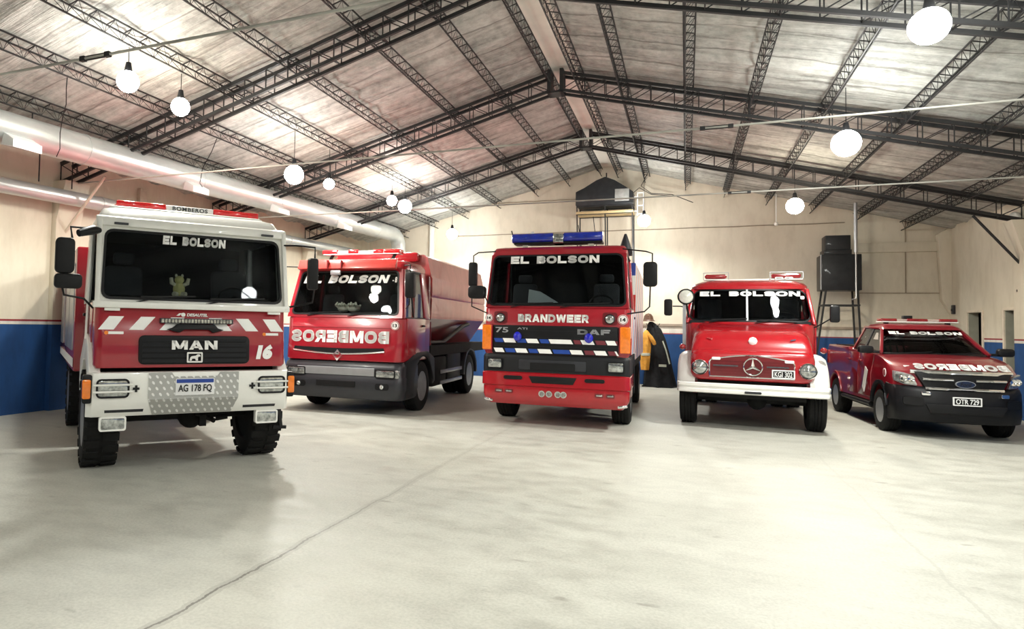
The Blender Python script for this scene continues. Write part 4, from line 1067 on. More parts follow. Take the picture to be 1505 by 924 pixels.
# bumper with lamps
def rp(w, yfr, z): return [(x, y, z) for x, y in plan(w, yfr, 1.0, .16, .05)]
bp = MB().loft([rp(1.22, .08, 1.02), rp(1.25, .02, .96), rp(1.26, .0, .90), rp(1.26, .0, .74), rp(1.27, -.01, .72), rp(1.27, -.01, .50), rp(1.26, .0, .47), rp(1.24, .03, .33), rp(1.22, .06, .30)]).build('bumper', GREY, V)
MB().prism([(-.016, .755), (-.022, .80), (-.018, .895), (.01, .905), (.01, .75)], 'x', -.92, .72).build('bumper_trim', SILVER, bp)
MB().prism(rrect(-.50, .33, .525, .645, .015), 'y', -.025, 0).build('bumper_slot', BLACK, bp, bevel=.004)
for s in (-1, 1):
    h = rect_lamp(V, *sorted((s * .74, s * 1.14)), .725, .885, .0, r=.03, d=.035)
    MB().prism(rrect(*sorted((s * 1.12, s * 1.22)), .73, .88, .03), 'y', -.02, .1).build('indicator_lens', CLEAR_LENS, h, bevel=.01)
    round_lamp(V, s * .88, -.01, .56, .05, 'fog_lamp')
    MB().prism(rrect(s * .88 - .14, s * .88 + .14, .50, .62, .04), 'y', -.016, -.004).build('fog_recess', BLACK, bp)
    # wheel arch panel
    out = [(.25, .32), (.25, 1.03), (.9, 1.20), (1.6, 1.20), (2.05, 1.05), (2.1, .55), (1.92, .50)] + arc(1.32, .50, .60, 0, 180, 14) + [(.70, .34)]
    MB().prism(out, 'x', *sorted((s * 1.08, s * 1.27))).build('mudguard', GREY_D, V, bevel=.02)
    wheel(V, s * 1.09, 1.32, .50, .30)
    wheel(V, s * 1.08, 5.25, .50, .30); wheel(V, s * .74, 5.25, .50, .30)
    out = [(4.55, .55), (4.62, .86), (4.85, 1.08), (5.25, 1.16), (5.65, 1.08), (5.9, .82), (5.95, .55)] + arc(5.25, .52, .60, 0, 180, 12)
    MB().prism(out, 'x', *sorted((s * .66, s * 1.26))).build('rear_mudguard', GREY, V, bevel=.01)
    MB().box(*sorted((s * .75, s * 1.2)), 2.2, 3.2, .40, 1.05).build('fuel_tank', UNDER, V, bevel=.05)
    MB().box(*sorted((s * .75, s * 1.2)), 3.3, 4.45, .48, 1.08).build('tool_locker', BLACK_G, V, bevel=.03)
    m = MB()
    for z in (.42, .66): m.box(*sorted((s * 1.19, s * 1.23)), 2.7, 4.5, z, z + .08)
    m.build('side_guard', SILVER, V, bevel=.006)
    mirror(V, *sorted((s * 1.33, s * 1.50)), 2.24, 2.72, -.02, [[(s * 1.4, -.02, 2.72), (s * 1.4, .0, 2.86), (s * 1.16, .35, 2.88)], [(s * 1.4, -.02, 2.24), (s * 1.38, .02, 2.12), (s * 1.25, .22, 2.05)]], depth=.16)
    for dy in (0, .16): MB().tube([(s * 1.10, 1.98 + dy, 1.0), (s * 1.10, 1.98 + dy, 2.22)], .05, 12).build('air_intake_pipe', RED_DARK, V)
    MB().prism([(1.80, 1.1), (1.80, 2.8), (1.88, 2.74), (1.98, 2.5), (2.0, 2.1), (1.9, 1.9), (1.9, 1.1)], 'x', *sorted((s * 1.02, s * 1.20))).build('air_deflector', RED_DARK, V, bevel=.02)
# visor and light bar
vis = MB().prism([(.30, 2.80), (.20, 2.83), (.28, 3.0), (.36, 3.02)], 'x', -1.10, 1.02).build('sun_visor', plain('red_visor', (.60, .06, .05), .25, 0, .5, .08), V, bevel=.01)
for x in (-.42, -.12): MB().box(x - .012, x + .012, .18, .25, 2.83, 2.99).build('visor_bracket', RED_DARK, vis)
MB().box(-.36, -.14, .20, .24, 2.70, 2.79).build('visor_sensor', SILVER, vis, bevel=.01)
lb = MB().box(-.92, .78, 1.0, 1.26, 3.19, 3.205).build('light_bar', WHITE, V)
for x in (-.8, .62): MB().bar((x - .06, 1.1, 3.0), (x + .06, 1.1, 3.2), .05, .05).build('light_bar_foot', BLACK, lb)
for a, b in ((-.95, -.60), (-.35, -.12), (.22, .44), (.46, .80)):
    MB().prism(rrect(.99, 1.27, 3.20, 3.29, .035), 'x', a, b).build('light_bar_lens', RED_LENS, lb, bevel=.015)
MB().prism(rrect(1.01, 1.25, 3.20, 3.27, .03), 'x', -.60, .46).build('light_bar_core', WHITE, lb)
# tank
sec = [(-1.20, 1.88), (-1.22, 2.30), (-1.20, 2.34), (-1.22, 2.38), (-1.22, 2.74), (-1.19, 2.80), (-1.10, 3.20), (-1.02, 3.26), (1.02, 3.26), (1.10, 3.20), (1.19, 2.80), (1.22, 2.74), (1.22, 2.38), (1.20, 2.34), (1.22, 2.30), (1.20, 1.88)]
MB().loft([[(x, y, z) for x, z in sec] for y in (1.95, 6.9)]).build('water_tank', TANK_RED, V)
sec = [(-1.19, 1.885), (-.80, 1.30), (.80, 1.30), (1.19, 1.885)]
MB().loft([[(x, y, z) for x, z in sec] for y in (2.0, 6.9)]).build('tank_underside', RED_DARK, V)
MB().prism(rrect(-.98, .92, 3.10, 3.30, .05), 'y', 1.80, 1.98).build('tank_front_edge', RED_BRIGHT, V, bevel=.02)
MB().box(-1.22, 1.22, 1.9, 6.9, 1.08, 1.30).build('subframe', UNDER, V)
m = MB()
for s in (-1, 1): m.tube([(s * 1.0, 2.2, 1.35), (s * 1.1, 3.2, 1.35), (s * 1.18, 4.6, 1.72), (s * 1.18, 5.2, 1.78)], .05, 10)
m.build('suction_hose', BLACK, V)
chassis(V, .4, 6.8, .9, axles=((1.32, .5), (5.25, .5)))
MB().box(-1.1, 1.1, .2, 1.75, .62, 1.05).build('engine_tray', UNDER, V)
CLOTH = plain('pale_glove_cloth', (.80, .77, .62), .9, 0, 0, .15, 20)
t = thing('glove_pair', 'crumpled pale work gloves on the dashboard of the tanker', 'gloves', in_v(V, .0, .34, 1.975), .05)
for s in (-1, 1):
    g = MB().ball((s * .11, 0, .07), (.13, .10, .085), 16, 10).build('glove_palm', CLOTH, t)
    f = MB()
    for k in range(4): f.tube([(s * (.05 + .045 * k), -.06, .10), (s * (.05 + .05 * k), -.12, .15 + .02 * (k % 2)), (s * (.06 + .055 * k), -.15, .12)], [.024, .024, .018], 8)
    f.tube([(s * .22, .0, .09), (s * .27, -.05, .13)], [.028, .02], 8)
    f.build('glove_fingers', CLOTH, g)

# ================================================================== truck 3: red truck with blue light bar
V = thing('fire_truck', 'red fire truck with a blue roof light bar and BRANDWEER lettering, middle of the row', 'fire truck', (-2.108, 11.768, 0), .0245)
yf = cabover(V, dict(w0=1.24, w1=1.18, zb=1.26, zs=2.09, zh=3.06, zt=3.22, yb=.03, ys=.06, yh=.24, yt=.42, yB=1.95, rf=.08,
                     body=RED, pillar=RED, roof=RED, g0=2.12, g1=3.05, gw0=1.20, gw1=1.13, gr=.10))
fy = on_plane(1.26, .03, 2.09, .06)
heavy('EL BOLSON', -.81, .735, 2.885, 3.02, lambda z: yf(z) - .012, WHITE_L, V)
heavy('BRANDWEER', -.635, .585, 1.835, 1.975, lambda z: fy(z) - .006, WHITE_L, V)
for x in (-.95, .93):
    MB().prism(rrect(x - .12, x + .12, 1.80, 2.02, .04), 'y', -.008, .004).mapv(shear(fy)).build('lamp_recess', RED_DARK, V)
    round_lamp(V, x, fy(1.9) - .02, 1.905, .085, 'spot_lamp', GREY)
number_disc(V, 1.14, fy(1.9) - .004, 1.90, '14'); number_disc(V, -1.165, fy(1.9) - .004, 1.90, '14', .07)
g = MB().prism(rrect(-1.09, 1.07, 1.27, 1.775, .03), 'y', -.028, .01).mapv(shear(fy)).build('grille', BLACK_G, V, bevel=.008)
m = MB()
for z in (1.40, 1.56, 1.68): m.prism(rrect(-1.05, 1.03, z, z + .012, .003), 'y', -.034, -.02)
m.mapv(shear(fy)).build('grille_slat', GREY_D, g)
lettering('75', -1.03, -.80, 1.64, 1.735, lambda z: fy(z) - .034, SILVER, V, bold=.02)
heavy('DAF', .40, .94, 1.635, 1.725, lambda z: fy(z) - .030, SILVER, V)
lettering('ATI', -.64, -.46, 1.70, 1.735, lambda z: fy(z) - .034, SILVER, V, bold=.02)
w_, b_, r_ = MB(), MB(), MB()
for z0, xs in ((1.465, ((-.90, -.66), (-.49, -.25), (-.09, .33), (.59 - .14, .69), (.86, 1.05))), (1.29, ((-1.06, -.86), (-.68, -.44), (-.28, -.02), (.27, .51), (.67, .90), (1.04, 1.05)))):
    pos = [(-1.08, None)] ; prev = -1.06
    for a, b in xs:
        w_.prism([(a, z0 + .075), (b - .04, z0 + .075), (b, z0), (a + .04, z0)], 'y', -.036, -.02)
        if a - prev > .06: (b_ if (a + prev) / 2 < .18 else r_).prism([(prev, z0 + .072), (a - .01, z0 + .072), (a + .02, z0 + .003), (prev + .03, z0 + .003)], 'y', -.034, -.02)
        prev = b
    if z0 > 1.4: r_.prism(rrect(1.0, 1.06, z0, z0 + .07, .004), 'y', -.033, -.02)
for q, mt, nm in ((w_, WHITE_L, 'white_stripes'), (b_, BLUE_V, 'blue_stripes'), (r_, RED_V, 'red_stripes')):
    q.mapv(shear(fy)).build(nm, mt, g, smooth=False)
for x in (-.63, .59):
    MB().ball((x, fy(1.58) - .05, 1.575), (.075, .06, .085), 16, 10).build('blue_flasher', BLUE_DOME, V)
# corner indicators
for s in (-1, 1):
    h = MB().prism(rrect(*sorted((s * 1.085, s * 1.255)), 1.32, 1.79, .02), 'y', -.03, .20).build('indicator', RED, V, bevel=.01)
    MB().prism(rrect(*sorted((s * 1.10, s * 1.262)), 1.335, 1.775, .02), 'y', -.042, .16).build('indicator_lens', ORANGE, h, bevel=.012)
# grey lamp band and red bumper
def rp(w, yfr, z, yb=1.1, r=.10): return [(x, y, z) for x, y in plan(w, yfr, yb, r, .05)]
MB().loft([rp(1.22, .03, 1.27), rp(1.25, .01, 1.24), rp(1.26, .0, 1.20), rp(1.26, .0, .94)]).build('lamp_band', GREY_D, V)
MB().prism(rrect(-.60, .55, 1.0, 1.17, .02), 'y', -.012, .0).build('band_panel', GREY, V, bevel=.004)
MB().prism(rrect(-.40, .37, 1.005, 1.125, .015), 'y', -.022, -.008).build('band_slot', BLACK, V)
bp = MB().loft([rp(1.25, .0, .95), rp(1.27, -.03, .93), rp(1.27, -.04, .72), rp(1.25, -.01, .70), rp(1.25, -.02, .56), rp(1.24, -.01, .50), rp(1.18, .03, .42), rp(1.15, .06, .38)]).build('bumper', RED_BRIGHT, V)
MB().prism([(-.42, .89), (-.36, .77), (.34, .77), (.40, .89)], 'y', -.05, -.02).build('bumper_slot', BLACK, bp, bevel=.008)
for s in (-1, 1):
    h = rect_lamp(V, *sorted((s * .895, s * 1.17)), 1.0, 1.185, -.002, r=.03, d=.025)
    MB().prism(rrect(*sorted((s * .53, s * .86)), .82, .885, .03), 'y', -.05, -.02).build('bumper_slot', BLACK, bp)
    for a, b in ((.70, .84), (.88, 1.02)):
        rect_lamp(V, *sorted((s * a, s * b)), .575, .645, -.02, 'fog_lamp', mat=CLEAR_LENS, bezel=RED_DARK, r=.02, d=.012)
    MB().bar((s * 1.06, .03, .43), (s * 1.22, .05, .455), .08, .05).build('chrome_corner', CHROME, V, bevel=.015)
    wheel(V, s * 1.06, 1.30, .50, .32)
    wheel(V, s * 1.07, 5.2, .50, .30)
    out = [(.30, .46), (.30, 1.27), (2.05, 1.27), (2.1, .6), (1.92, .52)] + arc(1.30, .50, .60, 0, 180, 14) + [(.68, .46)]
    MB().prism(out, 'x', *sorted((s * 1.06, s * 1.25))).build('mudguard', GREY_D, V, bevel=.01)
    MB().prism([(.32, 1.30), (1.95, 1.30), (1.95, 2.06), (.36, 2.06)], 'x', *sorted((s * 1.25, s * 1.262))).build('striped_panel', STRIPED, V, label='white side panel with red and blue diagonal stripes')
    MB().box(*sorted((s * 1.02, s * 1.252)), 2.1, 6.8, 1.15, 3.05).build('side_panel', STRIPED, V, label='white rear side with red and blue diagonal stripes')
for x in (-.19, -.065, .085, .18):
    MB().lathe([(.055, .0), (.055, -.02), (.038, -.02), (.036, .0)], (x, -.02, .59), 'y', 18).build('bumper_ring', CHROME, bp)
mirror(V, -1.52, -1.37, 2.46, 2.90, -.06, [[(-1.44, -.06, 2.90), (-1.44, -.06, 3.02), (-1.36, -.02, 3.08), (-1.10, .22, 3.12)], [(-1.46, -.06, 2.28), (-1.46, -.06, 2.10), (-1.20, .08, 1.98)]], depth=.12)
mirror(V, -1.50, -1.20, 2.24, 2.47, -.10, [[(-1.25, -.06, 2.35), (-1.18, .05, 2.15)]], 'wide_angle_mirror', depth=.2)
mirror(V, 1.46, 1.68, 2.45, 2.86, -.06, [[(1.60, -.06, 2.86), (1.60, -.06, 3.0), (1.5, -.02, 3.04), (1.12, .22, 3.12)], [(1.57, -.06, 2.45), (1.56, -.06, 2.12), (1.48, -.04, 2.04), (1.20, .08, 2.0)]], depth=.12)
# blue light bar
lb = MB().prism(rrect(.48, .80, 3.27, 3.31, .01), 'x', -.82, .76).build('light_bar', BLACK, V)
for x in (-.62, .56): MB().box(x - .05, x + .05, .55, .75, 3.19, 3.28).build('light_bar_foot', CHROME, lb)
sec = rrect(.46, .82, 3.30, 3.475, .07)
MB().prism(sec, 'x', -.86, -.10).build('light_bar_lens', BLUE_LENS, lb, bevel=.02)
MB().prism(sec, 'x', .08, .76).build('light_bar_lens', BLUE_LENS, lb, bevel=.02)
MB().prism(rrect(.45, .83, 3.27, 3.46, .05), 'x', -.10, .08).build('light_bar_core', CLEAR_LENS, lb, bevel=.01)
MB().ball((-.50, .6, 3.49), .035, 10, 8).build('light_bar_bolt', WHITE, lb)
MB().tube([(-.85, .55, 3.42), (-.88, .55, 3.54)], .012, 6).build('aerial', BLACK, lb)
for x, z in ((.30, 3.6), (.58, 3.75)): MB().tube([(x, 1.5, 3.2), (x - .08, 1.5, z + .15)], .008, 6).build('whip_aerial', BLACK, V)
MB().prism(rrect(.86, 1.24, 3.08, 3.18, .03), 'y', .9, 1.1).lathe([(.12, 0), (.02, .3)], (1.12, 1.0, 3.18), 'z', 10).build('roof_horn', GREY, V)
MB().box(-1.02, 1.02, 2.1, 6.8, 1.15, 3.05).build('rear_body', RED, V, bevel=.02)
MB().box(-1.14, 1.14, .3, 1.95, .9, 1.28).box(-.5, .5, .3, 1.9, .60, .95).build('engine_tray', UNDER, V)
MB().box(-1.2, 1.2, 2.1, 6.8, .95, 1.15).build('subframe', UNDER, V)
chassis(V, .4, 6.7, .9, axles=((1.30, .5), (5.2, .5)))
PAPER = plain('paper', (.55, .60, .60), .8, 0, 0, .05)
t = MB().prism([(-.52, 2.14), (.02, 2.14), (-.02, 2.17), (-.30, 2.34), (-.50, 2.38)], 'y', .33, .345).build('paper_sheet', PAPER); t.location = (-2.108, 11.768, .05); t.rotation_euler = (0, 0, .0245)
tag(t, 'pale paper lying behind the windscreen of the truck with blue light bar', 'paper')

# ================================================================== truck 4: old bonneted red truck with white mudguards
V = thing('bonneted_fire_truck', 'old red bonneted fire truck with white mudguards and white front bumper', 'fire truck', (1.048, 13.21, 0), -.0461)
yf = cabover(V, dict(w0=1.12, w1=1.02, zb=.95, zs=1.90, zh=2.58, zt=2.80, yb=1.22, ys=1.25, yh=1.50, yt=1.80, yB=2.75, rf=.24,
                     body=RED_BRIGHT, pillar=RED_BRIGHT, roof=RED_BRIGHT, bow=.11, g0=1.93, g1=2.575, gw0=1.075, gw1=.975, gr=.17,
                     roofsecs=[(2.575, 1.02, 1.50), (2.63, 1.02, 1.50), (2.69, .97, 1.56), (2.74, .86, 1.68), (2.775, .66, 1.86), (2.785, .40, 2.05)]))
def hs(w, zb, zt, r, y): return [(x, y, z) for x, z in rrect(-w, w, zb, zt, r, 6)]
MB().loft([hs(.90, .90, 1.34, .14, .07), hs(.95, .87, 1.385, .16, .11), hs(.975, .86, 1.405, .16, .17), hs(.975, .86, 1.41, .15, .22),
           hs(.965, .86, 1.47, .15, .24), hs(.96, .86, 1.58, .17, .32), hs(.955, .86, 1.68, .19, .43), hs(.95, .86, 1.75, .20, .58), hs(.955, .86, 1.82, .20, .85), hs(.99, .86, 1.90, .20, 1.27)]).build('bonnet', RED_BRIGHT, V, angle=50)
# grille panel with chrome outline and trim bars
def arch(x0, x1, z0, z1, zc, n=14): return [(x0, z0), (x1, z0), (x1, z1 - .05), (x1 - .03, z1)] + [(lerp(x1 - .06, x0 + .06, i / n), z1 + (zc - z1) * math.sin(PI * i / n)) for i in range(n + 1)] + [(x0 + .03, z1), (x0, z1 - .05)]
g = MB().prism(arch(-.66, .66, .94, 1.245, 1.325), 'y', .045, .12).build('grille', RED_DARK, V)
m = MB()
for z in (1.0, 1.05, 1.10, 1.17, 1.22): m.prism(rrect(-.60, .60, z, z + .014, .004), 'y', .035, .05)
m.build('grille_slat', RED_DARK, g)
o = arch(-.66, .66, .94, 1.245, 1.325); o = o + [o[0]]
MB().tube([(x, .048, z) for x, z in o], .012, 6).build('grille_trim', CHROME, g)
m = MB()
for a, b in ((-.60, -.20), (.24, .58)): m.bar((a, .03, 1.135), (b, .03, 1.135), .016, .022)
m.build('trim_bar', CHROME, g)
st = MB().tube([(.03 + .145 * math.cos(2 * PI * k / 32), .0, 1.13 + .145 * math.sin(2 * PI * k / 32)) for k in range(33)], .013, 8).build('star_emblem', CHROME, V, label='chrome three-pointed star in a ring')
m = MB()
for k in range(3):
    a = PI / 2 + k * 2 * PI / 3
    tip = (.03 + .145 * math.cos(a), 1.13 + .145 * math.sin(a)); l = (.03 + .03 * math.cos(a + PI / 3), 1.13 + .03 * math.sin(a + PI / 3)); r_ = (.03 + .03 * math.cos(a - PI / 3), 1.13 + .03 * math.sin(a - PI / 3))
    m.add([(.03, -.02, 1.13), (l[0], .0, l[1]), (tip[0], .0, tip[1]), (r_[0], .0, r_[1]), (.03, .015, 1.13)], [(0, 1, 2), (0, 2, 3), (4, 2, 1), (4, 3, 2), (0, 3, 4), (0, 4, 1)])
m.build('star_points', CHROME, st, smooth=False)
for x, z in ((-.55, 1.255), (.585, 1.235)): MB().prism(rrect(x - .07, x + .07, z - .024, z + .024, .015), 'y', .02, .08).build('marker_lamp', WHITE_L, V, bevel=.006)
for x in (-.815, .86):
    round_lamp(V, x, .045, 1.09, .135, 'headlamp', CHROME, d=.07)
plate(V, .33, .655, .955, 1.085, .02, 'KGI 302', field=INK, ink=PLATE_W)
MB().ring(rrect(.32, .665, .945, 1.095, .01), rrect(.34, .645, .965, 1.075, .008), 'y', .0, .015).build('plate_frame', PLATE_W, V)
m = MB()
m.lathe([(.075, 0), (.07, -.03), (.04, -.045), (.002, -.05)], (.04, .30, 1.575), 'y', 8).build('bonnet_badge', WHITE_L, V)
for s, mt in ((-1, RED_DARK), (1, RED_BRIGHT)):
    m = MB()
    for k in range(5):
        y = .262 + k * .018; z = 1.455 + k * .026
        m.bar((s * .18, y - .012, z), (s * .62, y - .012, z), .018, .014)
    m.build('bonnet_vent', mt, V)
    MB().ring(rrect(*sorted((s * .15, s * .66)), 0, .15, .012), rrect(*sorted((s * .165, s * .645)), .012, .138, .008), 'y', -.012, .01).mapv(lambda x, y, z: (x, y + .255 + .62 * z, 1.44 + z)).build('vent_frame', RED_BRIGHT, V)
    MB().bar((s * .62, .30, 1.60), (s * .70, .33, 1.62), .02).build('bonnet_catch', CHROME, V)
    # white mudguard
    sec = [(.90, 0.), (1.05, 0.), (1.13, -.03), (1.185, -.08), (1.205, -.16), (1.205, -.26), (1.18, -.26), (1.18, -.16), (1.15, -.10), (1.05, -.04), (.90, -.04)]
    rings = []
    for i in range(25):
        t = math.radians(8 + 178 * i / 24)
        ca, sa = math.cos(t), math.sin(t)
        rings.append([(s * x, .80 - (.70 + d) * ca, .56 + (.80 + d) * sa) for x, d in sec])
    MB().loft(rings).build('mudguard', WHITE, V, angle=60)
    MB().prism([(.25, .62), (.25, 1.36), (1.25, 1.36), (1.25, .95), (1.45, .62)] + arc(.80, .56, .60, 5, 175, 10), 'x', *sorted((s * .86, s * .93))).build('wheel_housing', MAROON, V)
    MB().lathe([(.05, 0), (.055, -.05), (.045, -.08), (.01, -.1)], (s * 1.12, .40, 1.44), 'y', 14).build('side_marker', RED_LENS_D, V)
    wheel(V, s * 1.03, .80, .50, .28)
    wheel(V, s * 1.03, 5.0, .50, .28); wheel(V, s * .70, 5.0, .50, .28)
    MB().box(*sorted((s * .75, s * 1.15)), 1.55, 2.7, .48, .62).build('step', UNDER, V, bevel=.01)
# bumper
def bpt(y, z, w): return [(-w, y + .16, z), (-w * .97, y + .05, z), (-w * .85, y + .01, z), (-.4, y, z), (.4, y, z), (w * .85, y + .01, z), (w * .97, y + .05, z), (w, y + .16, z), (w - .03, y + .16, z), (w * .84, y + .06, z), (-w * .84, y + .06, z), (-w + .03, y + .16, z)]
bp = MB().loft([bpt(.01, .635, 1.19), bpt(-.01, .65, 1.20), bpt(-.01, .70, 1.20), bpt(.008, .715, 1.195), bpt(.008, .74, 1.195), bpt(-.01, .755, 1.20), bpt(-.01, .80, 1.20), bpt(.01, .815, 1.19)]).build('bumper', WHITE, V, angle=50)
MB().prism(rrect(-.10, .16, .66, .70, .015), 'y', -.03, .0).build('bumper_slot', GREY, bp)
MB().box(-.85, .85, .2, 1.3, .55, .88).build('engine_tray', UNDER, V)
heavy('EL BOLSON', -.86, .88, 2.435, 2.53, lambda z: yf(z) + .006, WHITE_L, V, bow=.11)
MB().bar((-.02, yf(1.95) - .012, 1.95), (-.02, yf(2.56) - .012, 2.56), .035, .03).build('screen_pillar', SILVER, V)
MB().prism(rrect(.95, 1.02, 2.38, 2.44, .015), 'y', -.004, .0).mapv(lambda x, y, z: (x * .93, y + yf(z) + .11 * (x * .93) ** 2 + .01, z)).build('sticker', WHITE_L, V)
# spot lamp, mirrors, beacons
b = MB().bar((-1.05, 1.28, 2.0), (-1.10, 1.22, 2.30), .03).build('spot_lamp_bracket', BLACK, V)
round_lamp(V, -1.10, 1.18, 2.41, .155, 'spot_lamp', BLACK, plain('pale_lamp_glass', (.72, .73, .66), .1, .2, .5, .06, 30), d=.06)
m = MB().tube([(-1.12, 1.24, 1.98), (-1.16, 1.15, 2.05), (-1.18, 1.12, 2.20), (-1.30, 1.12, 2.2)], .015, 8)
mirror(V, -1.50, -1.35, 2.03, 2.36, 1.15, [[(-1.34, 1.15, 2.22), (-1.2, 1.2, 2.22), (-1.1, 1.3, 2.2)]], depth=.10)
mirror(V, 1.31, 1.46, 1.94, 2.25, 1.15, [[(1.31, 1.15, 2.0), (1.2, 1.2, 1.92), (1.08, 1.28, 1.84)]], depth=.12)
m = MB().prism(rrect(-1.16, -1.10, 1.45, 2.28, .02), 'y', 1.19, 1.24).build('side_trim', SILVER, V)
bb = MB().box(-.35, .45, 1.9, 2.1, 2.765, 2.80).build('beacon_rail', WHITE, V, bevel=.01)
def beacon(x0, x1, label):
    h = MB().box(x0, x1, 1.88, 2.12, 2.775, 2.80).build('beacon', WHITE, V, label=label, bevel=.006)
    MB().prism(rrect(x0 + .02, x1 - .03, 2.81, 2.90, .04), 'y', 1.90, 2.10).build('beacon_lens', RED_LENS_D, h, bevel=.02)
    f = MB().bar((x0, 1.87, 2.93), (x1, 1.87, 2.93), .012)
    for x in (x0, x1): f.bar((x, 1.87, 2.79), (x, 1.87, 2.93), .012)
    f.build('beacon_guard', SILVER, h)
beacon(-.80, -.34, 'red beacon in a wire guard')
beacon(.40, .96, 'red beacon with small clear lamps under it')
for x in (.55, .72): rect_lamp(V, x - .07, x + .07, 2.775, 2.83, 1.86, 'beacon_lamp', bezel=WHITE, r=.02, d=.02)
# bodywork behind the cab
MB().loft([[(x, y, z) for x, z in rrect(-1.08, 1.08, 1.0, 2.30, .25, 6)] for y in (3.0, 7.2)]).build('rear_tank', RED, V)
MB().box(-1.05, 1.05, 2.9, 7.2, .85, 1.0).build('subframe', UNDER, V)
chassis(V, .2, 7.1, .9, axles=((.80, .5), (5.0, .5)))

# ================================================================== pickup
V = thing('pickup_truck', 'dark red double-cab pickup with a black front bumper and roof light bar, far right', 'pickup', (4.228, 13.9, 0), .0548)
W = .92
def smooth01(t): t = max(0., min(1., t)); return t * t * (3 - 2 * t)
def bend(x, y, z):
    """bodywork curvature: swept-back front corners, crowned bonnet, inward-leaning flanks"""
    a = abs(x) / W
    wf = 1 - smooth01(y / 1.1)
    y2 = y + .34 * a ** 4 * wf
    z2 = z - .05 * a ** 2.5 * smooth01((z - 1.0) / .2) * (1 - smooth01((y - 1.0) / .5))
    x2 = x * (1 - .045 * smooth01((z - 1.05) / .4)) * (1 - .05 * smooth01((.5 - y) / .6))
    return x2, y2, z2
XS = [-W, -W * .985, -.86, -.74, -.58, -.4, -.2, 0, .2, .4, .58, .74, .86, W * .985, W]
def sliced(prof, xs=XS, shrink=.02):
    cy = sum(p[0] for p in prof) / len(prof); cz = sum(p[1] for p in prof) / len(prof)
    rings = []
    for i, x in enumerate(xs):
        k = shrink if i in (0, len(xs) - 1) else (shrink * .3 if i in (1, len(xs) - 2) else 0)
        rings.append([bend(x, y + (cy - y) * k * .4, z + (cz - z) * k) for y, z in prof])
    return MB().loft(rings)
FWY, RWY, WR = .95, 3.92, .375
prof = [(.30, .60), (.10, .80), (.08, .90), (.07, 1.06), (.09, 1.13), (.14, 1.165), (.25, 1.225), (.40, 1.285), (.62, 1.335), (.85, 1.37), (1.10, 1.40), (1.6, 1.405), (2.4, 1.41), (3.02, 1.43), (3.06, 1.47), (4.66, 1.49), (4.72, 1.44), (4.74, .70), (4.45, .62)] \
    + arc(RWY, .42, .46, 25, 155, 9) + [(3.40, .48), (1.50, .48)] + arc(FWY, .42, .46, 25, 155, 9)
sliced(prof).build('body', MAROON, V, angle=40)
# load bed opening
MB().box(-.74, .74, 3.12, 4.62, 1.44, 1.50).build('bed_cover', UNDER, V)
bprof = [(.02, .30), (-.04, .42), (-.05, .60), (-.03, .80), (.04, .875), (.40, .90), (.46, .86), (.46, .40), (.30, .26)]
bp = sliced(bprof).build('front_bumper', BLACK_G, V, angle=50)
MB().prism([(-.55, .60), (-.48, .45), (.48, .45), (.55, .60)], 'y', -.065, -.03).build('lower_intake', BLACK, bp, bevel=.01)
for s in (-1, 1):
    r = MB().prism(rrect(*sorted((s * .56, s * .80)), .56, .70, .04), 'y', -.02, .04).mapv(lambda x, y, z: (x, y + .34 * (abs(x) / W) ** 4 - .03, z)).build('fog_recess', BLACK, bp)
    MB().prism(rrect(*sorted((s * .47, s * .59)), .74, .80, .02), 'y', -.02, .03).mapv(lambda x, y, z: (x, y + .34 * (abs(x) / W) ** 4 - .045, z)).build('fog_trim', CHROME, bp, bevel=.006)
# grille
g = MB().prism([(-.66, 1.13), (-.47, .76), (.47, .76), (.66, 1.13)], 'y', -.01, .12).mapv(lambda x, y, z: (x, y + .30 * (abs(x) / W) ** 4, z)).build('grille', BLACK, V, bevel=.01)
def gbar(x0, x1, z0, z1, y):
    n = 12; mb = MB()
    mb.loft([[(x, y + .30 * (abs(x) / W) ** 4 + dy, z) for dy, z in ((0, z0 + .008), (-.014, (z0 + z1) / 2), (0, z1 - .008), (.03, z1), (.03, z0))] for x in (lerp(x0, x1, i / n) for i in range(n + 1))]); return mb
gbar(-.70, .70, 1.09, 1.16, .045).build('grille_bar', CHROME, g)
gbar(-.56, -.15, .985, 1.035, -.02).build('grille_bar', CHROME, g); gbar(.15, .57, .985, 1.035, -.02).build('grille_bar', CHROME, g)
gbar(-.53, .53, .83, .885, -.02).build('grille_bar', CHROME, g)
def oval(rx, rz, n=28): return [(rx * math.cos(2 * PI * k / n), .945 + rz * math.sin(2 * PI * k / n)) for k in range(n)]
e = MB().prism(oval(.135, .06), 'y', -.045, -.01).build('emblem', SILVER, V)
MB().prism(oval(.125, .051), 'y', -.05, -.04).build('emblem_field', plain('deep_blue_enamel', (.012, .02, .05), .3), e)
lettering('Ford', -.075, .075, .915, .975, -.05, GREY_D, e, shear=.25, bold=.0, depth=.004)
plate(V, -.175, .19, .605, .725, -.065, 'OTR 729', field=INK, ink=PLATE_W)
MB().ring(rrect(-.185, .20, .595, .735, .01), rrect(-.168, .183, .612, .718, .006), 'y', -.085, -.06).build('plate_frame', PLATE_W, V)
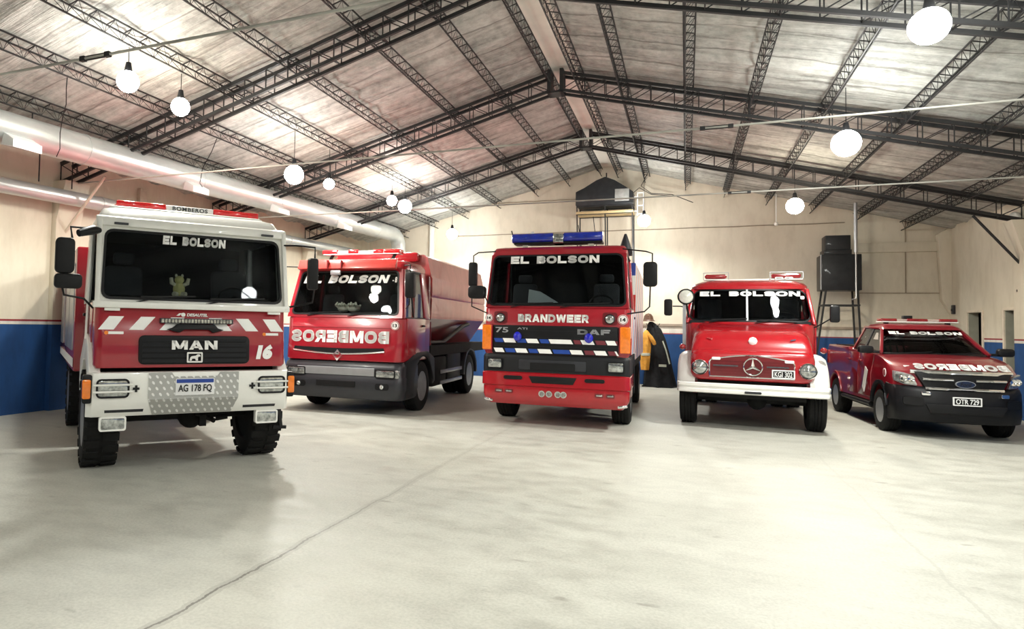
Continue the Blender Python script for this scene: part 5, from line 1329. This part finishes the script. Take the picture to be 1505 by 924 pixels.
for s in (-1, 1):
    poly = [(s * .64, .885), (s * .70, 1.06), (s * .80, 1.10), (s * .905, 1.12), (s * .912, 1.02), (s * .90, .95), (s * .80, .90)]
    def fr(x, y, z): a = abs(x) / W; return (x * .965, y + .34 * a ** 4 * .97 + .02, z)
    h = MB().prism(poly, 'y', .0, .10).mapv(fr).build('headlamp', SILVER, V, bevel=.008)
    inner = [(x * .985 + s * .006, lerp(z, 1.0, .1)) for x, z in poly]
    MB().prism(inner, 'y', -.012, .04).mapv(fr).build('lens', CLEAR_LENS, h, bevel=.008)
    q = MB()
    for x in (.72, .81): q.lathe([(.055, .0), (.05, -.02), (.03, -.015), (.003, .0)], (s * x * .965, .34 * (x / W) ** 4 - .0, .995), 'y', 16)
    q.build('reflector', CHROME, h)
    for yc in (FWY, RWY):
        arcp = arc(yc, .42, .50, 8, 172, 14) + list(reversed(arc(yc, .42, .435, 8, 172, 14)))
        MB().prism(arcp, 'x', *sorted((s * .885, s * .945))).mapv(lambda x, y, z: (x, y + (.10 if y < .6 else 0), z)).build('arch_flare', BLACK_G if yc == FWY else MAROON, V, bevel=.01)
        wheel(V, s * .80, yc, WR, .25, rim_mat=SILVER)
    MB().tube([(s * .90, 1.5, .42), (s * .90, 3.4, .42)], .045, 10).build('side_step', BLACK, V)
    # doors: seams, handles
    for y0, y1 in ((1.45, 2.25), (2.27, 3.0)):
        d = MB().prism([(y0, .55), (y1, .55), (y1, 1.38), (y0 - (.0 if y0 > 2 else .10), 1.38), (y0, 1.0)], 'x', *sorted((s * .895, s * .926))).mapv(lambda x, y, z: (x * (1 - .045 * smooth01((z - 1.05) / .4)), y, z)).build('door', MAROON, V, bevel=.01)
        MB().box(*sorted((s * .90, s * .935)), y1 - .22, y1 - .06, 1.20, 1.24).build('door_handle', MAROON, d, bevel=.008)
    m = MB().prism([(1.62, 1.05), (1.75, 1.12), (1.95, .72), (1.84, .62)], 'x', *sorted((s * .92, s * .93))).build('door_decal', WHITE_L, V, smooth=False)
    # mirrors
    h = MB().prism(rrect(*sorted((s * .93, s * 1.17)), 1.385, 1.53, .05), 'y', 1.18, 1.32).build('mirror', BLACK, V, bevel=.03)
    MB().box(*sorted((s * .80, s * .95)), 1.22, 1.30, 1.39, 1.44).build('mirror_foot', BLACK, h, bevel=.01)
    MB().prism(rrect(*sorted((s * .945, s * 1.155)), 1.40, 1.515, .04), 'y', 1.315, 1.325).build('mirror_glass', CHROME, h)
    t = MB().prism(rrect(4.55, 4.72, 1.05, 1.36, .03), 'x', *sorted((s * .86, s * .915))).build('tail_lamp', RED_LENS_D, V, bevel=.01)
# glasshouse
SF, SB, HF, HB = (.81, 1.10, 1.39), (.83, 3.02, 1.42), (.605, 1.80, 1.86), (.64, 2.80, 1.89)
RL = [[(x, y, z) for x, y in plan(w, a, b, .10, .10)] for z, w, a, b in ((1.85, .635, 1.74, 2.86), (1.89, .63, 1.80, 2.85), (1.94, .58, 1.95, 2.78), (1.965, .48, 2.10, 2.68))]
MB().loft(RL).build('cab_roof', MAROON, V)
wsf = on_plane(SF[2], SF[1], HF[2], HF[1])
def tw(x, y, z): return (x * lerp(SF[0], HF[0], (z - SF[2]) / (HF[2] - SF[2])) , y + wsf(z) + .12 * abs(x) ** 3, z)
def grid_plate(z0, z1, x0, x1, d0, d1, n=14):
    mb = MB(); rings = []
    for i in range(n + 1):
        x = lerp(x0, x1, i / n); rings.append([tw(x, d0, z0), tw(x, d0, z1), tw(x, d1, z1), tw(x, d1, z0)])
    return mb.loft(rings)
grid_plate(1.40, 1.845, -.955, .955, .0, .008).build('windscreen', GLASS, V)
grid_plate(1.39, 1.415, -1., 1., -.008, .02).build('windscreen_seal', BLACK, V)
grid_plate(1.835, 1.87, -1., 1., -.006, .03).build('windscreen_header', MAROON, V)
def P3(a, b, t): return tuple(lerp(a[i], b[i], t) for i in range(3))
for s in (-1, 1):
    S_ = lambda p: (s * p[0], p[1], p[2])
    sf, sb, hf, hb = (S_(p) for p in (SF, SB, HF, HB))
    def pil(b0, b1, th=.05):
        return MB().loft([[(p[0], p[1] - hw, p[2]), (p[0], p[1] + hw, p[2]), (p[0] - s * th, p[1] + hw, p[2]), (p[0] - s * th, p[1] - hw, p[2])] for p, hw in ((b0, .045), (b1, .04))])
    MB().bar((sf[0], sf[1] + .12, sf[2]), (hf[0], hf[1] + .09, hf[2]), .055, .07).build('front_pillar', MAROON, V, bevel=.01)
    m0, m1 = P3(sf, sb, .60), P3(hf, hb, .50)
    pil(m0, m1).build('middle_pillar', BLACK, V)
    r0 = P3(sf, sb, .95)
    pil((r0[0], 2.96, r0[2]), hb, .06).build('rear_pillar', MAROON, V)
    quad_pane([(sf[0] - s * .01, sf[1] + .16, sf[2]), (m0[0] - s * .01, m0[1], m0[2]), (m1[0] - s * .01, m1[1], m1[2]), (hf[0] - s * .01, hf[1] + .13, hf[2])]).build('side_window', GLASS_S, V)
    quad_pane([(m0[0] - s * .01, m0[1], m0[2]), (r0[0] - s * .01, 2.95, r0[2]), (hb[0] - s * .01, hb[1], hb[2]), (m1[0] - s * .01, m1[1], m1[2])]).build('side_window', GLASS_S, V)
    m = MB().bar((hf[0], hf[1] + .05, hf[2]), hb, .05, .05).build('roof_rail', MAROON, V, bevel=.01)
MB().ring([(-.80, 1.40), (.80, 1.40), (.64, 1.88), (-.64, 1.88)], [(-.66, 1.50), (.66, 1.50), (.56, 1.80), (-.56, 1.80)], 'y', 2.86, 2.92).build('rear_panel', MAROON, V)
MB().prism([(1.22, 1.36), (1.75, 1.36), (1.72, 1.43), (1.6, 1.46), (1.3, 1.42)], 'x', -.74, .74).build('dashboard', INTERIOR, V, bevel=.02)
for x in (-.36, .36):
    for y in (2.12, 2.72):
        m = MB().prism(rrect(x - .22, x + .22, 1.30, 1.60, .06), 'y', y, y + .10).prism(rrect(x - .12, x + .12, 1.61, 1.74, .04), 'y', y + .03, y + .10)
        m.build('seat_back', SEATM, V, bevel=.02)
MB().tube([(.36 + .18 * math.cos(a), 1.72 + .08 * math.sin(a), 1.47 + .15 * math.sin(a)) for a in (2 * PI * k / 22 for k in range(23))], .014, 8).build('steering_wheel', BLACK, V)
def wy(z): return wsf(z) - .012
heavy('EL BOLSON', -.56, .575, 1.755, 1.81, lambda z: wy(z) + .004, WHITE_L, V)
# mirror-written word on the sloping bonnet
hood = lambda z: lerp(.155, .375, (z - 1.172) / (1.275 - 1.172))
heavy('BOMBEROS', -.63, .66, 1.172, 1.262, lambda z: hood(z) - .05, WHITE_L, V, mirror=True, depth=.012)
for x0, x1 in ((-.70, -.05), (.0, .62)):
    MB().bar((x0, wsf(1.41) - .03, 1.40), (x1, wsf(1.44) - .02, 1.44), .016).build('wiper', BLACK, V)
d = MB().lathe([(.075, 0), (.075, -.006), (.002, -.006)], (-.885, .78, 1.06), 'x', 24).mapv(lambda x, y, z: (x - .0, y, z)).build('number_disc', WHITE_L, V, label='round white disc on the mudguard')
MB().lathe([(.06, -.006), (.055, -.010), (.045, -.010), (.04, -.006)], (-.885, .78, 1.06), 'x', 24).build('disc_ring', RED, d)
MB().prism(rrect(-.72, -.64, 1.19, 1.215, .008), 'y', .36, .42).build('washer_jet', WHITE_L, V)
# light bar
lb = MB().prism(rrect(2.08, 2.34, 1.985, 2.005, .005), 'x', -.58, .68).build('light_bar', WHITE, V)
for x in (-.45, .55): MB().box(x - .03, x + .03, 2.16, 2.26, 1.94, 1.99).build('light_bar_foot', BLACK, lb)
for a, b in ((-.57, -.30), (-.14, .20), (.38, .67)): MB().prism(rrect(2.08, 2.34, 2.0, 2.06, .025), 'x', a, b).build('light_bar_lens', RED_LENS_D, lb, bevel=.012)
MB().prism(rrect(2.10, 2.32, 2.0, 2.05, .02), 'x', -.30, .38).build('light_bar_core', plain('pale_core', (.5, .40, .36), .2), lb)
MB().box(-.18, -.03, 2.14, 2.26, 2.055, 2.12).build('siren_box', BLACK, lb, bevel=.01)
MB().box(-.75, .75, .3, 4.6, .30, .55).build('underbody', UNDER, V)
